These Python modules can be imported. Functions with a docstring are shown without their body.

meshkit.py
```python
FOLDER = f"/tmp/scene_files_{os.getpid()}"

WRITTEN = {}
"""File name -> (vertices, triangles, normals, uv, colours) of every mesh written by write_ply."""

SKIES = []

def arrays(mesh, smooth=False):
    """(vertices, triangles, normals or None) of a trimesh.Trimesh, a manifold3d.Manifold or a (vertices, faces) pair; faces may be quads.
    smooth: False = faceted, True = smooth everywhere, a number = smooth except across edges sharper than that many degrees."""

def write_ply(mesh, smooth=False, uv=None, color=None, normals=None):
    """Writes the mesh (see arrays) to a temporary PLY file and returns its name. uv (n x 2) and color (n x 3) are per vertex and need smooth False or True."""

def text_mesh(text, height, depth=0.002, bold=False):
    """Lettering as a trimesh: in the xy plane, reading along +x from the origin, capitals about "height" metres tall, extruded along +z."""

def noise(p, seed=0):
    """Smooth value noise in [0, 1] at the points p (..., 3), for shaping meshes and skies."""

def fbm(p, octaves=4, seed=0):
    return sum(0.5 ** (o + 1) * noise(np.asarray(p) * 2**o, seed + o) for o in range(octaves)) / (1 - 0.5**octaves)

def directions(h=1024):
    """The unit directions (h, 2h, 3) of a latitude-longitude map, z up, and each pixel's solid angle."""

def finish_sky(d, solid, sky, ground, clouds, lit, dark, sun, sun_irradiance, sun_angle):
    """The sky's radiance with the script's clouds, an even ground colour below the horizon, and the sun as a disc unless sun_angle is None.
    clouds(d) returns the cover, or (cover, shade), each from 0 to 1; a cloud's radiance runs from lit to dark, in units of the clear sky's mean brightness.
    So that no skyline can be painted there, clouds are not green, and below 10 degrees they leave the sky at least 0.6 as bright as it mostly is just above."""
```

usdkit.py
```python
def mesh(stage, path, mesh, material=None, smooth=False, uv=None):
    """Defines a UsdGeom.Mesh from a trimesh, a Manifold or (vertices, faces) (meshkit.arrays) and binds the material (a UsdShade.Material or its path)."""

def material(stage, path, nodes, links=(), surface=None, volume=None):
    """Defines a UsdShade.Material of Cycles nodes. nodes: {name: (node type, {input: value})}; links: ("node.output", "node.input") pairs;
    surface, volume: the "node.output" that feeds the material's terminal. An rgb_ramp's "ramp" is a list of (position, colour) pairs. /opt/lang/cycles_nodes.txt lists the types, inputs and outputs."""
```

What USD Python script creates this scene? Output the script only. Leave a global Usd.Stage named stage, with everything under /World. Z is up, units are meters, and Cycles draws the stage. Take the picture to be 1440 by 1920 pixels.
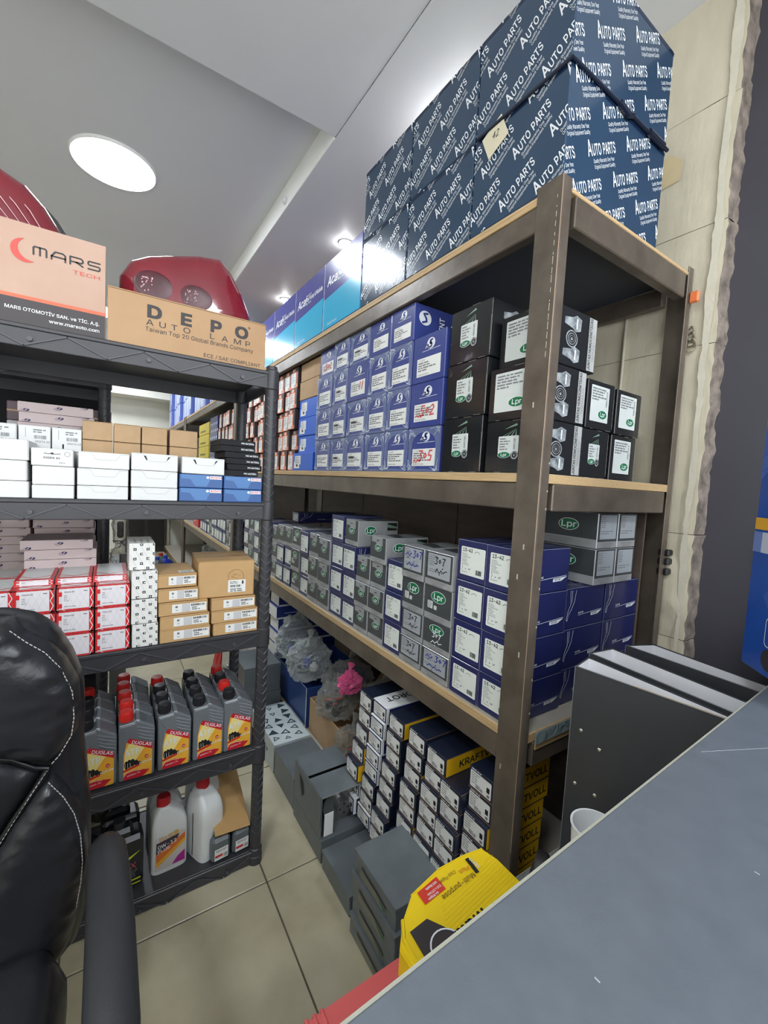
import math, random
import numpy as np, trimesh, meshkit, usdkit
from shapely.geometry import Polygon, LineString, box as sbox
from shapely import affinity
from pxr import Usd, UsdGeom, UsdLux, UsdShade, Gf, Sdf

stage = Usd.Stage.CreateInMemory()
UsdGeom.SetStageUpAxis(stage, UsdGeom.Tokens.z)
UsdGeom.SetStageMetersPerUnit(stage, 1.0)
UsdGeom.Xform.Define(stage, '/World')
stage.SetDefaultPrim(stage.GetPrimAtPath('/World'))
PI = math.pi

# ------------------------------------------------------------------ camera
EXPOSURE = 1.12
LAMP = 38.0          # radiance of the round ceiling panels
SPOT = 36.0          # radiance of the small downlights
DAY = 0.62           # daylight from the open shop front behind the camera
def camera():
    yaw, pit, rol = math.radians(33.4346), math.radians(3.8411), math.radians(3.1032)
    cy, sy = math.cos(yaw), math.sin(yaw)
    fwd = np.array([sy * math.cos(pit), cy * math.cos(pit), -math.sin(pit)])
    right = np.array([cy, -sy, 0.0]); up = np.cross(right, fwd)
    r2 = math.cos(rol) * right + math.sin(rol) * up
    u2 = -math.sin(rol) * right + math.cos(rol) * up
    m = Gf.Matrix4d(*r2, 0, *u2, 0, *(-fwd), 0, 0.0, 0.0, 1.45, 1)
    cam = UsdGeom.Camera.Define(stage, '/World/camera')
    cam.AddTransformOp().Set(m)
    cam.CreateHorizontalApertureAttr(36.0)
    cam.CreateVerticalApertureAttr(48.0)
    cam.CreateFocalLengthAttr(36.0 * 794.57 / 1440)
    cam.CreateClippingRangeAttr(Gf.Vec2f(0.02, 200))
    cam.CreateExposureAttr(EXPOSURE)
camera()
dome = UsdLux.DomeLight.Define(stage, '/World/daylight')
dome.CreateIntensityAttr(DAY)
dome.CreateColorAttr(Gf.Vec3f(0.93, 0.97, 1.0))

# ------------------------------------------------------------------ helpers
_count = {}
def numbered(path):
    n = _count.get(path, 0); _count[path] = n + 1
    return path if n == 0 else f'{path}_{n:03d}'
def lin(c):
    return tuple(((x / 255) / 12.92 if x / 255 <= .04045 else ((x / 255 + .055) / 1.055) ** 2.4) for x in c)
_mats = {}
def M(name, rgb=None, rough=.5, metal=0, spec=.5, var=0, vscale=6, bump=0, bscale=80, coat=0, emit=0, rgb2=None, stretch=None, detail=4):
    """procedural material: base colour with optional noise towards rgb2, and optional noise bump"""
    if name in _mats: return _mats[name]
    c = lin(rgb)
    p = {'base_color': c, 'roughness': rough, 'metallic': metal, 'specular_ior_level': spec, 'coat_weight': coat}
    if emit: p.update(emission_color=c, emission_strength=emit)
    nodes, links = {'p': ('principled_bsdf', p)}, []
    if var or bump or rgb2: nodes['tc'] = ('texture_coordinate', {})
    src = 'tc.object'
    if stretch:
        nodes['mp'] = ('mapping', {'scale': stretch}); links.append(('tc.object', 'mp.vector')); src = 'mp.vector'
    if var or rgb2:
        c2 = lin(rgb2) if rgb2 else tuple(x * (1 - var) for x in c)
        nodes['n'] = ('noise_texture', {'scale': vscale, 'detail': detail, 'roughness': .6})
        nodes['r'] = ('rgb_ramp', {'ramp': [(.32, c), (.68, c2)]})
        links += [(src, 'n.vector'), ('n.fac', 'r.fac'), ('r.color', 'p.base_color')]
    if bump:
        nodes['bn'] = ('noise_texture', {'scale': bscale, 'detail': 3})
        nodes['b'] = ('bump', {'strength': bump, 'distance': .002})
        links += [(src, 'bn.vector'), ('bn.fac', 'b.height'), ('b.normal', 'p.normal')]
    _mats[name] = usdkit.material(stage, f'/World/Looks/{name}', nodes, links, surface='p.BSDF')
    return _mats[name]

def clear_film(name, rgb, opacity, rough=.12, gloss=.5, bump=.5, bscale=30, rim=.5):
    if name in _mats: return _mats[name]
    nodes = {'t': ('transparent_bsdf', {}), 'p': ('principled_bsdf', {'base_color': lin(rgb), 'roughness': rough, 'specular_ior_level': gloss}),
             'm': ('mix_closure', {}), 'lw': ('layer_weight', {'blend': .35}), 'mr': ('map_range', {'from_min': 0, 'from_max': 1, 'to_min': opacity, 'to_max': min(1, opacity + rim)}),
             'tc': ('texture_coordinate', {}), 'n': ('noise_texture', {'scale': bscale, 'detail': 3, 'distortion': 1.5}), 'b': ('bump', {'strength': bump, 'distance': .01})}
    links = [('tc.object', 'n.vector'), ('n.fac', 'b.height'), ('b.normal', 'p.normal'), ('lw.facing', 'mr.value'), ('mr.result', 'm.fac'),
             ('t.BSDF', 'm.closure1'), ('p.BSDF', 'm.closure2')]
    _mats[name] = usdkit.material(stage, f'/World/Looks/{name}', nodes, links, surface='m.closure')
    return _mats[name]

# --- meshes are (vertices, faces)
def join(ms):
    vs, fs, n = [], [], 0
    for v, f in ms:
        vs.append(np.asarray(v, float)); fs.append(np.asarray(f, int) + n); n += len(v)
    return np.vstack(vs), np.vstack(fs)
def tm(m): return np.array(m.vertices), np.array(m.faces)
_S = [(a, b, c) for a in (-1, 1) for b in (-1, 1) for c in (-1, 1)]
def _cb(h, b):
    pts = []
    for s in _S:
        for a in range(3):
            pts.append([s[i] * (h[i] - (b if i != a else 0)) for i in range(3)])
    return np.array(pts)
_CF = None
def cbox(x0, x1, y0, y1, z0, z1, b=.002):
    """chamfered box"""
    global _CF
    h = (abs(x1 - x0) / 2, abs(y1 - y0) / 2, abs(z1 - z0) / 2); c = ((x0 + x1) / 2, (y0 + y1) / 2, (z0 + z1) / 2)
    b = min(b, min(h) * .6)
    if _CF is None:
        q = _cb((1, 1, 1), .2); hull = trimesh.convex.convex_hull(q)
        idx = [int(np.argmin(((q - p) ** 2).sum(1))) for p in hull.vertices]
        _CF = np.array(idx)[np.array(hull.faces)]
    return _cb(h, b) + c, _CF
def tube(pts, r, n=10, closed=False):
    p = np.asarray(pts, float); k = len(p)
    r = np.broadcast_to(np.asarray(r, float), (k,))
    t = np.gradient(p, axis=0); t /= np.maximum(np.linalg.norm(t, axis=1, keepdims=True), 1e-9)
    up = np.array([0, 0, 1.0]) if abs(t[0][2]) < .9 else np.array([1.0, 0, 0])
    V = []
    a = np.cross(t[0], up); a /= np.linalg.norm(a)
    for i in range(k):
        a = a - t[i] * np.dot(a, t[i]); a /= np.linalg.norm(a); b = np.cross(t[i], a)
        th = np.arange(n) * 2 * PI / n
        V.append(p[i] + r[i] * (np.cos(th)[:, None] * a + np.sin(th)[:, None] * b))
    V = np.vstack(V); F = []
    for i in range(k - 1):
        for j in range(n):
            q = (i * n + j, i * n + (j + 1) % n, (i + 1) * n + (j + 1) % n, (i + 1) * n + j)
            F += [(q[0], q[2], q[1]), (q[0], q[3], q[2])]
    V = np.vstack([V, p[0], p[-1]]); m = len(V)
    for j in range(n):
        F += [(m - 2, j, (j + 1) % n), (m - 1, (k - 1) * n + (j + 1) % n, (k - 1) * n + j)]
    return V, np.array(F)
def lathe(prof, n=32, at=(0, 0, 0)):
    prof = np.asarray(prof, float); th = np.arange(n) * 2 * PI / n
    V = np.vstack([np.c_[r * np.cos(th), r * np.sin(th), np.full(n, z)] for r, z in prof]) + at
    F = []
    for i in range(len(prof) - 1):
        for j in range(n):
            a, b, c, d = i * n + j, i * n + (j + 1) % n, (i + 1) * n + (j + 1) % n, (i + 1) * n + j
            F += [(a, b, c), (a, c, d)]
    return V, np.array(F)
def tri2(poly):
    """shapely polygon(s) -> flat triangles"""
    out = []
    for g in getattr(poly, 'geoms', [poly]):
        if g.is_empty or g.area < 1e-9: continue
        v, f = trimesh.creation.triangulate_polygon(g, engine='earcut')
        v = np.asarray(v); f = np.asarray(f)
        a = v[f]; cr = (a[:, 1, 0] - a[:, 0, 0]) * (a[:, 2, 1] - a[:, 0, 1]) - (a[:, 1, 1] - a[:, 0, 1]) * (a[:, 2, 0] - a[:, 0, 0])
        f = np.where((cr < 0)[:, None], f[:, ::-1], f)
        out.append((v, f))
    return join(out) if out else (np.zeros((0, 2)), np.zeros((0, 3), int))
def extrude(poly, d):
    return tm(trimesh.creation.extrude_polygon(poly, d, engine='earcut'))
def rect(u0, v0, u1, v1, r=0):
    p = sbox(min(u0, u1), min(v0, v1), max(u0, u1), max(v0, v1))
    if r: p = p.buffer(-r).buffer(r, quad_segs=4)
    return p
def ell(u, v, ru, rv=None, n=24):
    rv = ru if rv is None else rv
    return Polygon([(u + ru * math.cos(k * 2 * PI / n), v + rv * math.sin(k * 2 * PI / n)) for k in range(n)])
def stroke(pts, w): return LineString(pts).buffer(w / 2, quad_segs=2)
_txt = {}
def text(s, u, v, h, ang=0, bold=False, sx=1.0, anchor='l', shear=0, fit=None):
    """lettering as flat triangles (2D), capitals h tall"""
    k = (s, bold)
    if k not in _txt:
        m = meshkit.text_mesh(s, 1.0, .1, bold)
        V, F = np.array(m.vertices), np.array(m.faces)
        keep = (V[F][:, :, 2] > .05).all(1); F = F[keep]
        used, inv = np.unique(F, return_inverse=True)
        _txt[k] = (V[used][:, :2], inv.reshape(-1, 3))
    P, F = _txt[k]; P = P * [h * sx if fit is None else fit / P[:, 0].max(), h]
    P = P + np.c_[P[:, 1] * shear, np.zeros(len(P))]
    w = P[:, 0].max()
    P = P - [{'l': 0, 'c': w / 2, 'r': w}[anchor], 0]
    c, sn = math.cos(ang), math.sin(ang)
    return P @ np.array([[c, sn], [-sn, c]]) + [u, v], F
def clip(m, u0, v0, u1, v1):
    """clip flat triangles to a rectangle"""
    P, F = m; T = P[F]
    for ax, val, sg in ((0, u0, 1), (0, u1, -1), (1, v0, 1), (1, v1, -1)):
        if not len(T): break
        d = (T[:, :, ax] - val) * sg; k = (d >= 0).sum(1); out = [T[k == 3]]
        new = []
        for t, dd in zip(T[(k == 1) | (k == 2)], d[(k == 1) | (k == 2)]):
            poly = []
            for i in range(3):
                a, b, da, db = t[i], t[(i + 1) % 3], dd[i], dd[(i + 1) % 3]
                if da >= 0: poly.append(a)
                if (da >= 0) != (db >= 0): poly.append(a + (b - a) * da / (da - db))
            for i in range(1, len(poly) - 1): new.append([poly[0], poly[i], poly[i + 1]])
        if new: out.append(np.array(new))
        T = np.concatenate(out)
    return T.reshape(-1, 2), np.arange(len(T) * 3).reshape(-1, 3)

class Face:
    def __init__(self, O, U, V):
        self.O, self.U, self.V = (np.array(x, float) for x in (O, U, V)); self.N = np.cross(self.U, self.V)
    def on(self, shape, d=.0005):
        if hasattr(shape, 'area'): shape = tri2(shape)
        P, F = shape
        return self.O + P[:, :1] * self.U + P[:, 1:2] * self.V + d * self.N, F
    def solid(self, poly, d0, d1):
        ms = []
        for g in getattr(poly, 'geoms', [poly]):
            V, F = extrude(g, d1 - d0)
            ms.append((self.O + V[:, :1] * self.U + V[:, 1:2] * self.V + (V[:, 2:3] + d0) * self.N, F))
        return join(ms)
def faces(w, d, h):
    return {'front': Face((0, 0, 0), (1, 0, 0), (0, 0, 1)), 'right': Face((w, 0, 0), (0, 1, 0), (0, 0, 1)),
            'left': Face((0, d, 0), (0, -1, 0), (0, 0, 1)), 'top': Face((0, 0, h), (1, 0, 0), (0, 1, 0))}

class Parts:
    def __init__(self): self.d = {}
    def add(self, name, mat, *meshes, smooth=False, label=None):
        e = self.d.setdefault((name, str(mat.GetPath())), [[], mat, smooth, label])
        e[0].extend(m for m in meshes if len(m[1]))
    def flush(self, path):
        made = {}
        for (name, _), (ms, mat, smooth, label) in self.d.items():
            if not ms: continue
            base, _, sub = name.partition('/')
            if sub and base not in made: base, sub = sub, ''
            p = numbered(f'{made[base] if sub else path}/{(sub or base).split("#")[0]}')
            m = usdkit.mesh(stage, p, join(ms), mat, smooth=smooth)
            if label: m.GetPrim().SetCustomDataByKey('label', label)
            if not sub: made.setdefault(base, p)
def meta(prim, label=None, cat=None, group=None, kind=None):
    for k, v in (('label', label), ('category', cat), ('group', group), ('kind', kind)):
        if v: prim.SetCustomDataByKey(k, v)
def xf(name, loc=(0, 0, 0), rot=(0, 0, 0), scale=(1, 1, 1)):
    x = UsdGeom.Xform.Define(stage, numbered('/World/' + name))
    x.AddTranslateOp().Set(Gf.Vec3d(*map(float, loc))); x.AddRotateXYZOp().Set(Gf.Vec3f(*map(float, rot))); x.AddScaleOp().Set(Gf.Vec3f(*map(float, scale)))
    return x.GetPrim()
def thing(name, parts, label, cat, group=None, loc=(0, 0, 0), rot=(0, 0, 0), kind=None):
    p = xf(name, loc, rot); meta(p, label, cat, group, kind); parts.flush(str(p.GetPath())); return p
KIND, FIRST = {}, {}
def put(kind, name, label, cat, loc, rot=0, size=None, group=None):
    """one more box of a kind: the first is built, the others reference it"""
    fn, dims = KIND[kind]
    sc = (1, 1, 1) if size is None else tuple((s or d) / d for s, d in zip(size, dims))
    r = rot if isinstance(rot, tuple) else (0, 0, rot)
    p = xf(name, loc, r, sc); meta(p, label, cat, group)
    if kind in FIRST:
        p.GetReferences().AddInternalReference(FIRST[kind]); p.SetInstanceable(True)
    else:
        P = Parts(); fn(P, *dims, faces(*dims)); P.flush(str(p.GetPath())); FIRST[kind] = p.GetPath()
    return p
def kind(name, w, d, h):
    def deco(fn): KIND[name] = (fn, (w, d, h)); return fn
    return deco
ORD = ['first', 'second', 'third', 'fourth', 'fifth', 'sixth', 'seventh', 'eighth', 'ninth', 'tenth', 'eleventh', 'twelfth', 'thirteenth', 'fourteenth', 'fifteenth', 'sixteenth', 'seventeenth', 'eighteenth']
def bars(u0, v0, u1, n, pitch, th, rng, words=3):
    """rows of unreadable small print, going down from v0"""
    out = []
    for i in range(n):
        u = u0; v = v0 - i * pitch; end = u0 + (u1 - u0) * rng.uniform(.45, 1)
        while u < end - th:
            l = min(rng.uniform(2, 7) * th, end - u); out.append(tri2(rect(u, v - th, u + l, v))); u += l + th * .8
    return out
def barcode(u0, v0, u1, v1, rng, vertical=False):
    out = []; a, b = (v0, v1) if vertical else (u0, u1); n = 14
    for i in range(n):
        s = a + (b - a) * i / n; e = s + (b - a) / n * rng.choice([.35, .5, .7])
        out.append(tri2(rect(u0, s, u1, e) if vertical else rect(s, v0, e, v1)))
    return out
DIG = {'3': [(0, 1), (.5, 1), (.25, .6), (.5, .35), (.3, 0), (0, .1)], '0': [(.25, .75), (.05, .5), (.25, .25), (.45, .5), (.25, .75)], '7': [(0, 1), (.55, 1), (.3, .55), (.25, 0)],
       '5': [(.5, 1), (.1, 1), (.05, .55), (.45, .5), (.4, .05), (0, .05)], '2': [(.05, .85), (.3, 1), (.5, .75), (.0, .0), (.55, .05)], '4': [(.35, 0), (.4, 1), (0, .4), (.6, .4)], '1': [(.1, .0), (.3, 1)]}
def hand(s, u, v, h, w, slant=.12):
    out = []
    for i, ch in enumerate(s):
        if ch == ' ': continue
        out.append(tri2(stroke([(u + (x + i * .72 + y * slant) * h, v + y * h) for x, y in DIG[ch]], w)))
    return out
def scribble(u, v, w, h, th, rng, n=9):
    pts = [(u + w * (1 - i / n) + rng.uniform(-.06, .06) * w, v + h * (.5 + .5 * math.sin(i * 1.9 + rng.uniform(0, 1)) * (.4 + .6 * rng.random()))) for i in range(n + 1)]
    return [tri2(stroke(pts, th)), tri2(ell(u + w * .4, v - h * .25, th * .8)), tri2(ell(u + w * .65, v + h * 1.15, th * .8))]
W = M('white_sticker', (228, 229, 226), rough=.45)
INK = M('black_ink', (28, 28, 30), rough=.5)
GREYINK = M('grey_ink', (120, 122, 124), rough=.5)
WINK = M('white_print', (226, 230, 234), rough=.35)

# ================================================================== the room
R = random.Random(7)
WALLW = M('white_wall_paint', (226, 224, 212), rough=.75, var=.05, vscale=2, bump=.15, bscale=60)
CEIL = M('ceiling_paint', (214, 215, 217), rough=.55, var=.03, vscale=1.2)
CONC = M('raw_concrete', (206, 198, 176), rough=.9, rgb2=(186, 178, 158), vscale=5, bump=.7, bscale=34, detail=8, stretch=(1, 1.6, .5))
CONCB = M('broken_concrete', (142, 130, 120), rough=.95, rgb2=(90, 82, 76), vscale=22, bump=1.0, bscale=90)
LIME = M('lime_streak', (214, 208, 190), rough=.9, var=.1, vscale=18, bump=.5)
DARKW = M('dark_cladding', (70, 68, 76), rough=.6, var=.12, vscale=3, bump=.1, bscale=200)
TILE = M('beige_tile', (194, 186, 160), rough=.26, rgb2=(166, 157, 130), vscale=2.6, detail=8, bump=.04, bscale=30)
GROUT = M('grout', (92, 86, 72), rough=.9)

def structure(name, parts, label):
    p = UsdGeom.Xform.Define(stage, '/World/' + name).GetPrim(); _count['/World/' + name] = 1
    meta(p, label, None, None, 'structure'); parts.flush('/World/' + name); return p
# floor: 60 cm tiles with open joints
P = Parts()
P.add('grout_bed', GROUT, cbox(-1.7, 1.75, -2.0, 8.6, -.03, -.004, .001))
g = .0025
for i in range(-4, 3):
    for j in range(-6, 13):
        x0, y0 = .498 + .6 * i, 1.387 + .6 * j
        if x0 > 1.7 or y0 > 8.5: continue
        P.add(f'tile#{i}_{j}', TILE, cbox(x0 + g, x0 + .6 - g, y0 + g, min(y0 + .6, 8.6) - g, -.012, 0, .002))
structure('floor', P, 'beige glazed floor tiles with dark joints')
# ceiling: soffit at 3.08 with a raised tray
P = Parts()
ZS, ZT = 3.08, 3.22
P.add('soffit_panel', CEIL, cbox(.905, 1.72, -2, 8.6, ZS, ZT + .06, .002))
P.add('soffit_panel#2', CEIL, cbox(-1.7, .903, -2, 1.965, ZS + .002, ZT + .06, .002))
P.add('soffit_panel#3', CEIL, cbox(-1.7, .905, 7.9, 8.6, ZS, ZT + .06, .002))
P.add('tray_panel', CEIL, cbox(-1.7, .905, 1.965, 7.9, ZT, ZT + .06, .002))
P.add('tray_edge', M('tray_edge_white', (244, 244, 240), rough=.5), cbox(.898, .9045, 1.966, 7.9, ZS - .0005, ZT, .001))
P.add('beam', WALLW, cbox(-1.7, 1.72, 8.15, 8.6, 2.66, ZS, .004))
structure('ceiling', P, 'white plasterboard ceiling with a raised tray and lower border')
P = Parts(); P.add('smoke_sensor', M('white_plastic', (220, 222, 220), rough=.4), lathe([(0, 0), (.02, 0), (.022, -.008), (.012, -.02), (0, -.021)], 16))
thing('wall_sensor', P, 'tiny white round sensor on the ceiling tray edge', 'sensor', loc=(.8975, 2.62, 3.12), rot=(0, 90, 0))
P = Parts(); P.add('wall_panel', WALLW, cbox(-1.7, 1.72, 8.6, 8.7, 0, 3.3, .003)); P.add('skirting', M('stone_skirting', (206, 200, 180), rough=.4), cbox(-1.7, 1.72, 8.575, 8.6, 0, .08, .004))
structure('wall_back', P, 'far white wall at the end of the aisle')
P = Parts(); P.add('wall_panel', WALLW, cbox(-1.8, -1.7, -2, 8.6, 0, 3.3, .003))
structure('wall_left', P, 'white wall along the left of the shop')
# right wall: concrete blocks, broken off at the near end, then dark cladding
P = Parts()
P.add('wall_panel', CONC, cbox(1.632, 1.74, 1.62, 8.6, 0, 3.3, .003))
def conc_block(z0, z1, seed, rough_face=0.0):
    """block with a ragged, broken near edge"""
    ny, nz = 34, max(8, int((z1 - z0) / .018))
    ys, zs = np.linspace(0, 1, ny) ** 1.6, np.linspace(0, 1, nz)
    V = np.zeros((nz, ny, 3))
    for a, tz in enumerate(zs):
        z = z0 + .0008 + (z1 - z0 - .0016) * tz
        e = .600 + .016 * (meshkit.fbm(np.array([[z * 6, seed, 0.3]]), 4, seed)[0] - .5) + .012 * (meshkit.noise(np.array([[z * 40, seed, 1.7]]), seed)[0] - .5)
        V[a, :, 0] = 1.63; V[a, :, 1] = e + (1.62 - e) * ys; V[a, :, 2] = z
    q = V.reshape(-1, 3); n = meshkit.fbm(q * 16, 4, seed) - .5
    fall = np.exp(-(q[:, 1] - .6) / .05)
    q[:, 0] += .0025 * n + fall * (.004 + .010 * np.abs(n)) + rough_face * np.exp(-((q[:, 1] - .66) / .06) ** 2) * (-.03 * (meshkit.fbm(q * 11, 3, seed + 3) - .25) * np.sin(np.clip((q[:, 2] - z0) / (z1 - z0), 0, 1) * PI))
    idx = np.arange(nz * ny).reshape(nz, ny); a, b, c, d = idx[:-1, :-1], idx[:-1, 1:], idx[1:, 1:], idx[1:, :-1]
    F = np.concatenate([np.stack([a, c, b], -1).reshape(-1, 3), np.stack([a, d, c], -1).reshape(-1, 3)])
    # broken face towards the room, 7 cm deep
    dep = 6; E = np.zeros((nz, dep + 1, 3)); edge = q.reshape(nz, ny, 3)[:, 0]
    for k in range(dep + 1):
        E[:, k] = edge; E[:, k, 0] += .09 * k / dep
        nn = meshkit.fbm(E[:, k] * [30, 1, 24], 3, seed + 9) - .5
        if k: E[:, k, 1] += .022 * nn - .008 * k / dep
    i2 = np.arange(nz * (dep + 1)).reshape(nz, dep + 1); a, b, c, d = i2[:-1, :-1], i2[:-1, 1:], i2[1:, 1:], i2[1:, :-1]
    F2 = np.concatenate([np.stack([a, b, c], -1).reshape(-1, 3), np.stack([a, c, d], -1).reshape(-1, 3)])
    return (q, F), (E.reshape(-1, 3), F2)
zj = [0, .52, .975, 1.335, 1.96, 2.345, 2.73, 3.095]
for k in range(len(zj) - 1):
    f, e = conc_block(zj[k], zj[k + 1], 11 + k, 1.0 if k in (1, 2) else 0)
    P.add(f'concrete_block#{k}', CONC, f, smooth=40); P.add(f'broken_edge#{k}', CONCB, e, smooth=40)
P.add('block_backing', GROUT, cbox(1.637, 1.74, .665, 1.62, 0, 3.3, .002), cbox(1.655, 1.74, .625, .665, 0, 3.3, .002))
st = Face((1.6285, 1.62, 0), (0, -1, 0), (0, 0, 1))
rr = random.Random(3)
for y0, w_, za, zb in ((.90, .030, 2.3, 3.04), (.622, .022, .80, 3.05)):
    L_, Rr = [], []; nz_ = int((zb - za) / .012)
    for i_, t in enumerate(np.linspace(0, 1, nz_)):
        z = za + (zb - za) * t; q_ = meshkit.fbm(np.array([[z * 9, y0 * 50, 0], [z * 9, y0 * 50, 5], [z * 60, y0, 3]]), 3, 5)
        wv = w_ * (.25 + 1.3 * q_[0]); L_.append((1.62 - y0 - wv / 2 + .012 * (q_[1] - .5) + .008 * (q_[2] - .5), z)); Rr.append((1.62 - y0 + wv / 2 + .012 * (q_[1] - .5) - .008 * (q_[2] - .5), z))
    P.add(f'lime_streak#{y0}', LIME, st.on(Polygon(L_ + Rr[::-1]).buffer(0), .0035))
P.add('patch', M('damp_patch', (208, 190, 150), rough=.9, var=.15, vscale=14), st.on(Polygon([(.76, 2.53), (.87, 2.535), (.875, 2.60), (.83, 2.64), (.77, 2.60)]), .0012))
P.add('cladding', DARKW, cbox(1.70, 1.74, -2, .640, 0, 3.3, .004))
BLK0 = M('black_clamp', (26, 26, 28), rough=.4)
P.add('conduit', M('grey_conduit', (170, 164, 146), rough=.5), tube([(1.622, .885, 1.0), (1.622, .885, 2.18)], .006, 8), smooth=60)
P.add('cable_clamp', BLK0, *[cbox(1.595, 1.629, .655, .69, z, z + .022, .004) for z in (1.19, 1.225, 1.255)])
structure('wall_right', P, 'raw concrete wall with ragged broken edge beside dark cladding')
P = Parts()
P.add('rope_loop', M('old_rope', (150, 140, 120), rough=.9, var=.3, vscale=60), *[tube([(1.622 - .006 * math.sin(a * 3), .668 + s * .016 * math.cos(a), 1.985 + o + .022 * math.sin(a)) for a in np.linspace(0, 6.1, 22)], .004, 6) for s, o in ((1, 0), (.8, .018), (1.2, -.02))])
thing('hook_plug', P, 'frayed grey rope knot stuck in the concrete wall beside rear post', 'rope')

def door():
    P = Parts(); D = M('dark_brown_door', (38, 32, 30), rough=.4); F_ = M('door_frame_light', (196, 190, 172), rough=.5)
    P.add('panel', D, cbox(.30, .93, 8.54, 8.57, .01, 2.05, .004))
    for x in (.33, .64): P.add(f'inset#{x}', M('door_inset', (30, 27, 26), rough=.3), cbox(x, x + .25, 8.532, 8.542, .12, 1.92, .006))
    for a in ((.25, .30, 0, 2.1), (.93, .98, 0, 2.1), (.25, .98, 2.05, 2.1)): P.add(f'frame#{a}', F_, cbox(a[0], a[1], 8.53, 8.6, a[2], a[3], .004))
    P.add('handle', M('steel', (180, 180, 180), rough=.25, metal=1), tube([(.36, 8.52, 1.02), (.36, 8.50, 1.02), (.46, 8.50, 1.02)], .009))
    structure('door_1', P, 'dark brown door in the far white wall')
door()

# ---- lamps
LAMPM = M('lamp_diffuser', (240, 247, 255), emit=LAMP); RIM = M('lamp_rim', (236, 236, 234), rough=.4)
def ceiling_lamp(x, y, z, label, r=.215):
    P = Parts()
    P.add('diffuser', LAMPM, lathe([(0, -.012), (r * .8, -.011), (r * .97, -.006), (r * .97, 0), (0, 0)][::-1], 48))
    P.add('rim', RIM, lathe([(r * .97, -.002), (r * .98, -.014), (r, -.012), (r * 1.02, 0)][::-1], 48), smooth=30)
    thing('ceiling_lamp', P, label, 'lamp', None, (x, y, z))
ceiling_lamp(.03, 3.09, ZT, 'glowing round white ceiling lamp in the tray above the plastic rack')
ceiling_lamp(-.10, 5.90, ZT, 'farther round white ceiling lamp deep in the ceiling tray')
ceiling_lamp(-.95, -.30, ZS + .002, 'round white ceiling lamp over the counter left of the camera')
ceiling_lamp(-.10, 7.35, ZT, 'farthest round white ceiling lamp at the end of the tray')
ceiling_lamp(.95, -1.2, ZS, 'round white ceiling lamp behind the camera near the dark wall')
SPOTM = M('spot_glow', (255, 255, 255), emit=SPOT)
for k, y in enumerate((1.55, 2.72, 3.89, 5.06, 6.23, 7.4)):
    P = Parts()
    b_ = 2.6 if k == 0 else 1.0; P.add('bulb', SPOTM, lathe([(q_[0] * b_, q_[1] * b_) for q_ in [(.0, -.045), (.010, -.043), (.018, -.036), (.021, -.026), (.018, -.016), (.010, -.008)]][::-1], 20), smooth=60)
    P.add('bezel', RIM, lathe([(.008, -.008), (.034, -.008), (.046, -.006), (.048, 0)][::-1], 20), smooth=30)
    thing('downlight', P, f'small bright recessed downlight in the border above the steel shelf, {ORD[k]} from the camera', 'lamp', None, (1.36, y, ZS))

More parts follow.
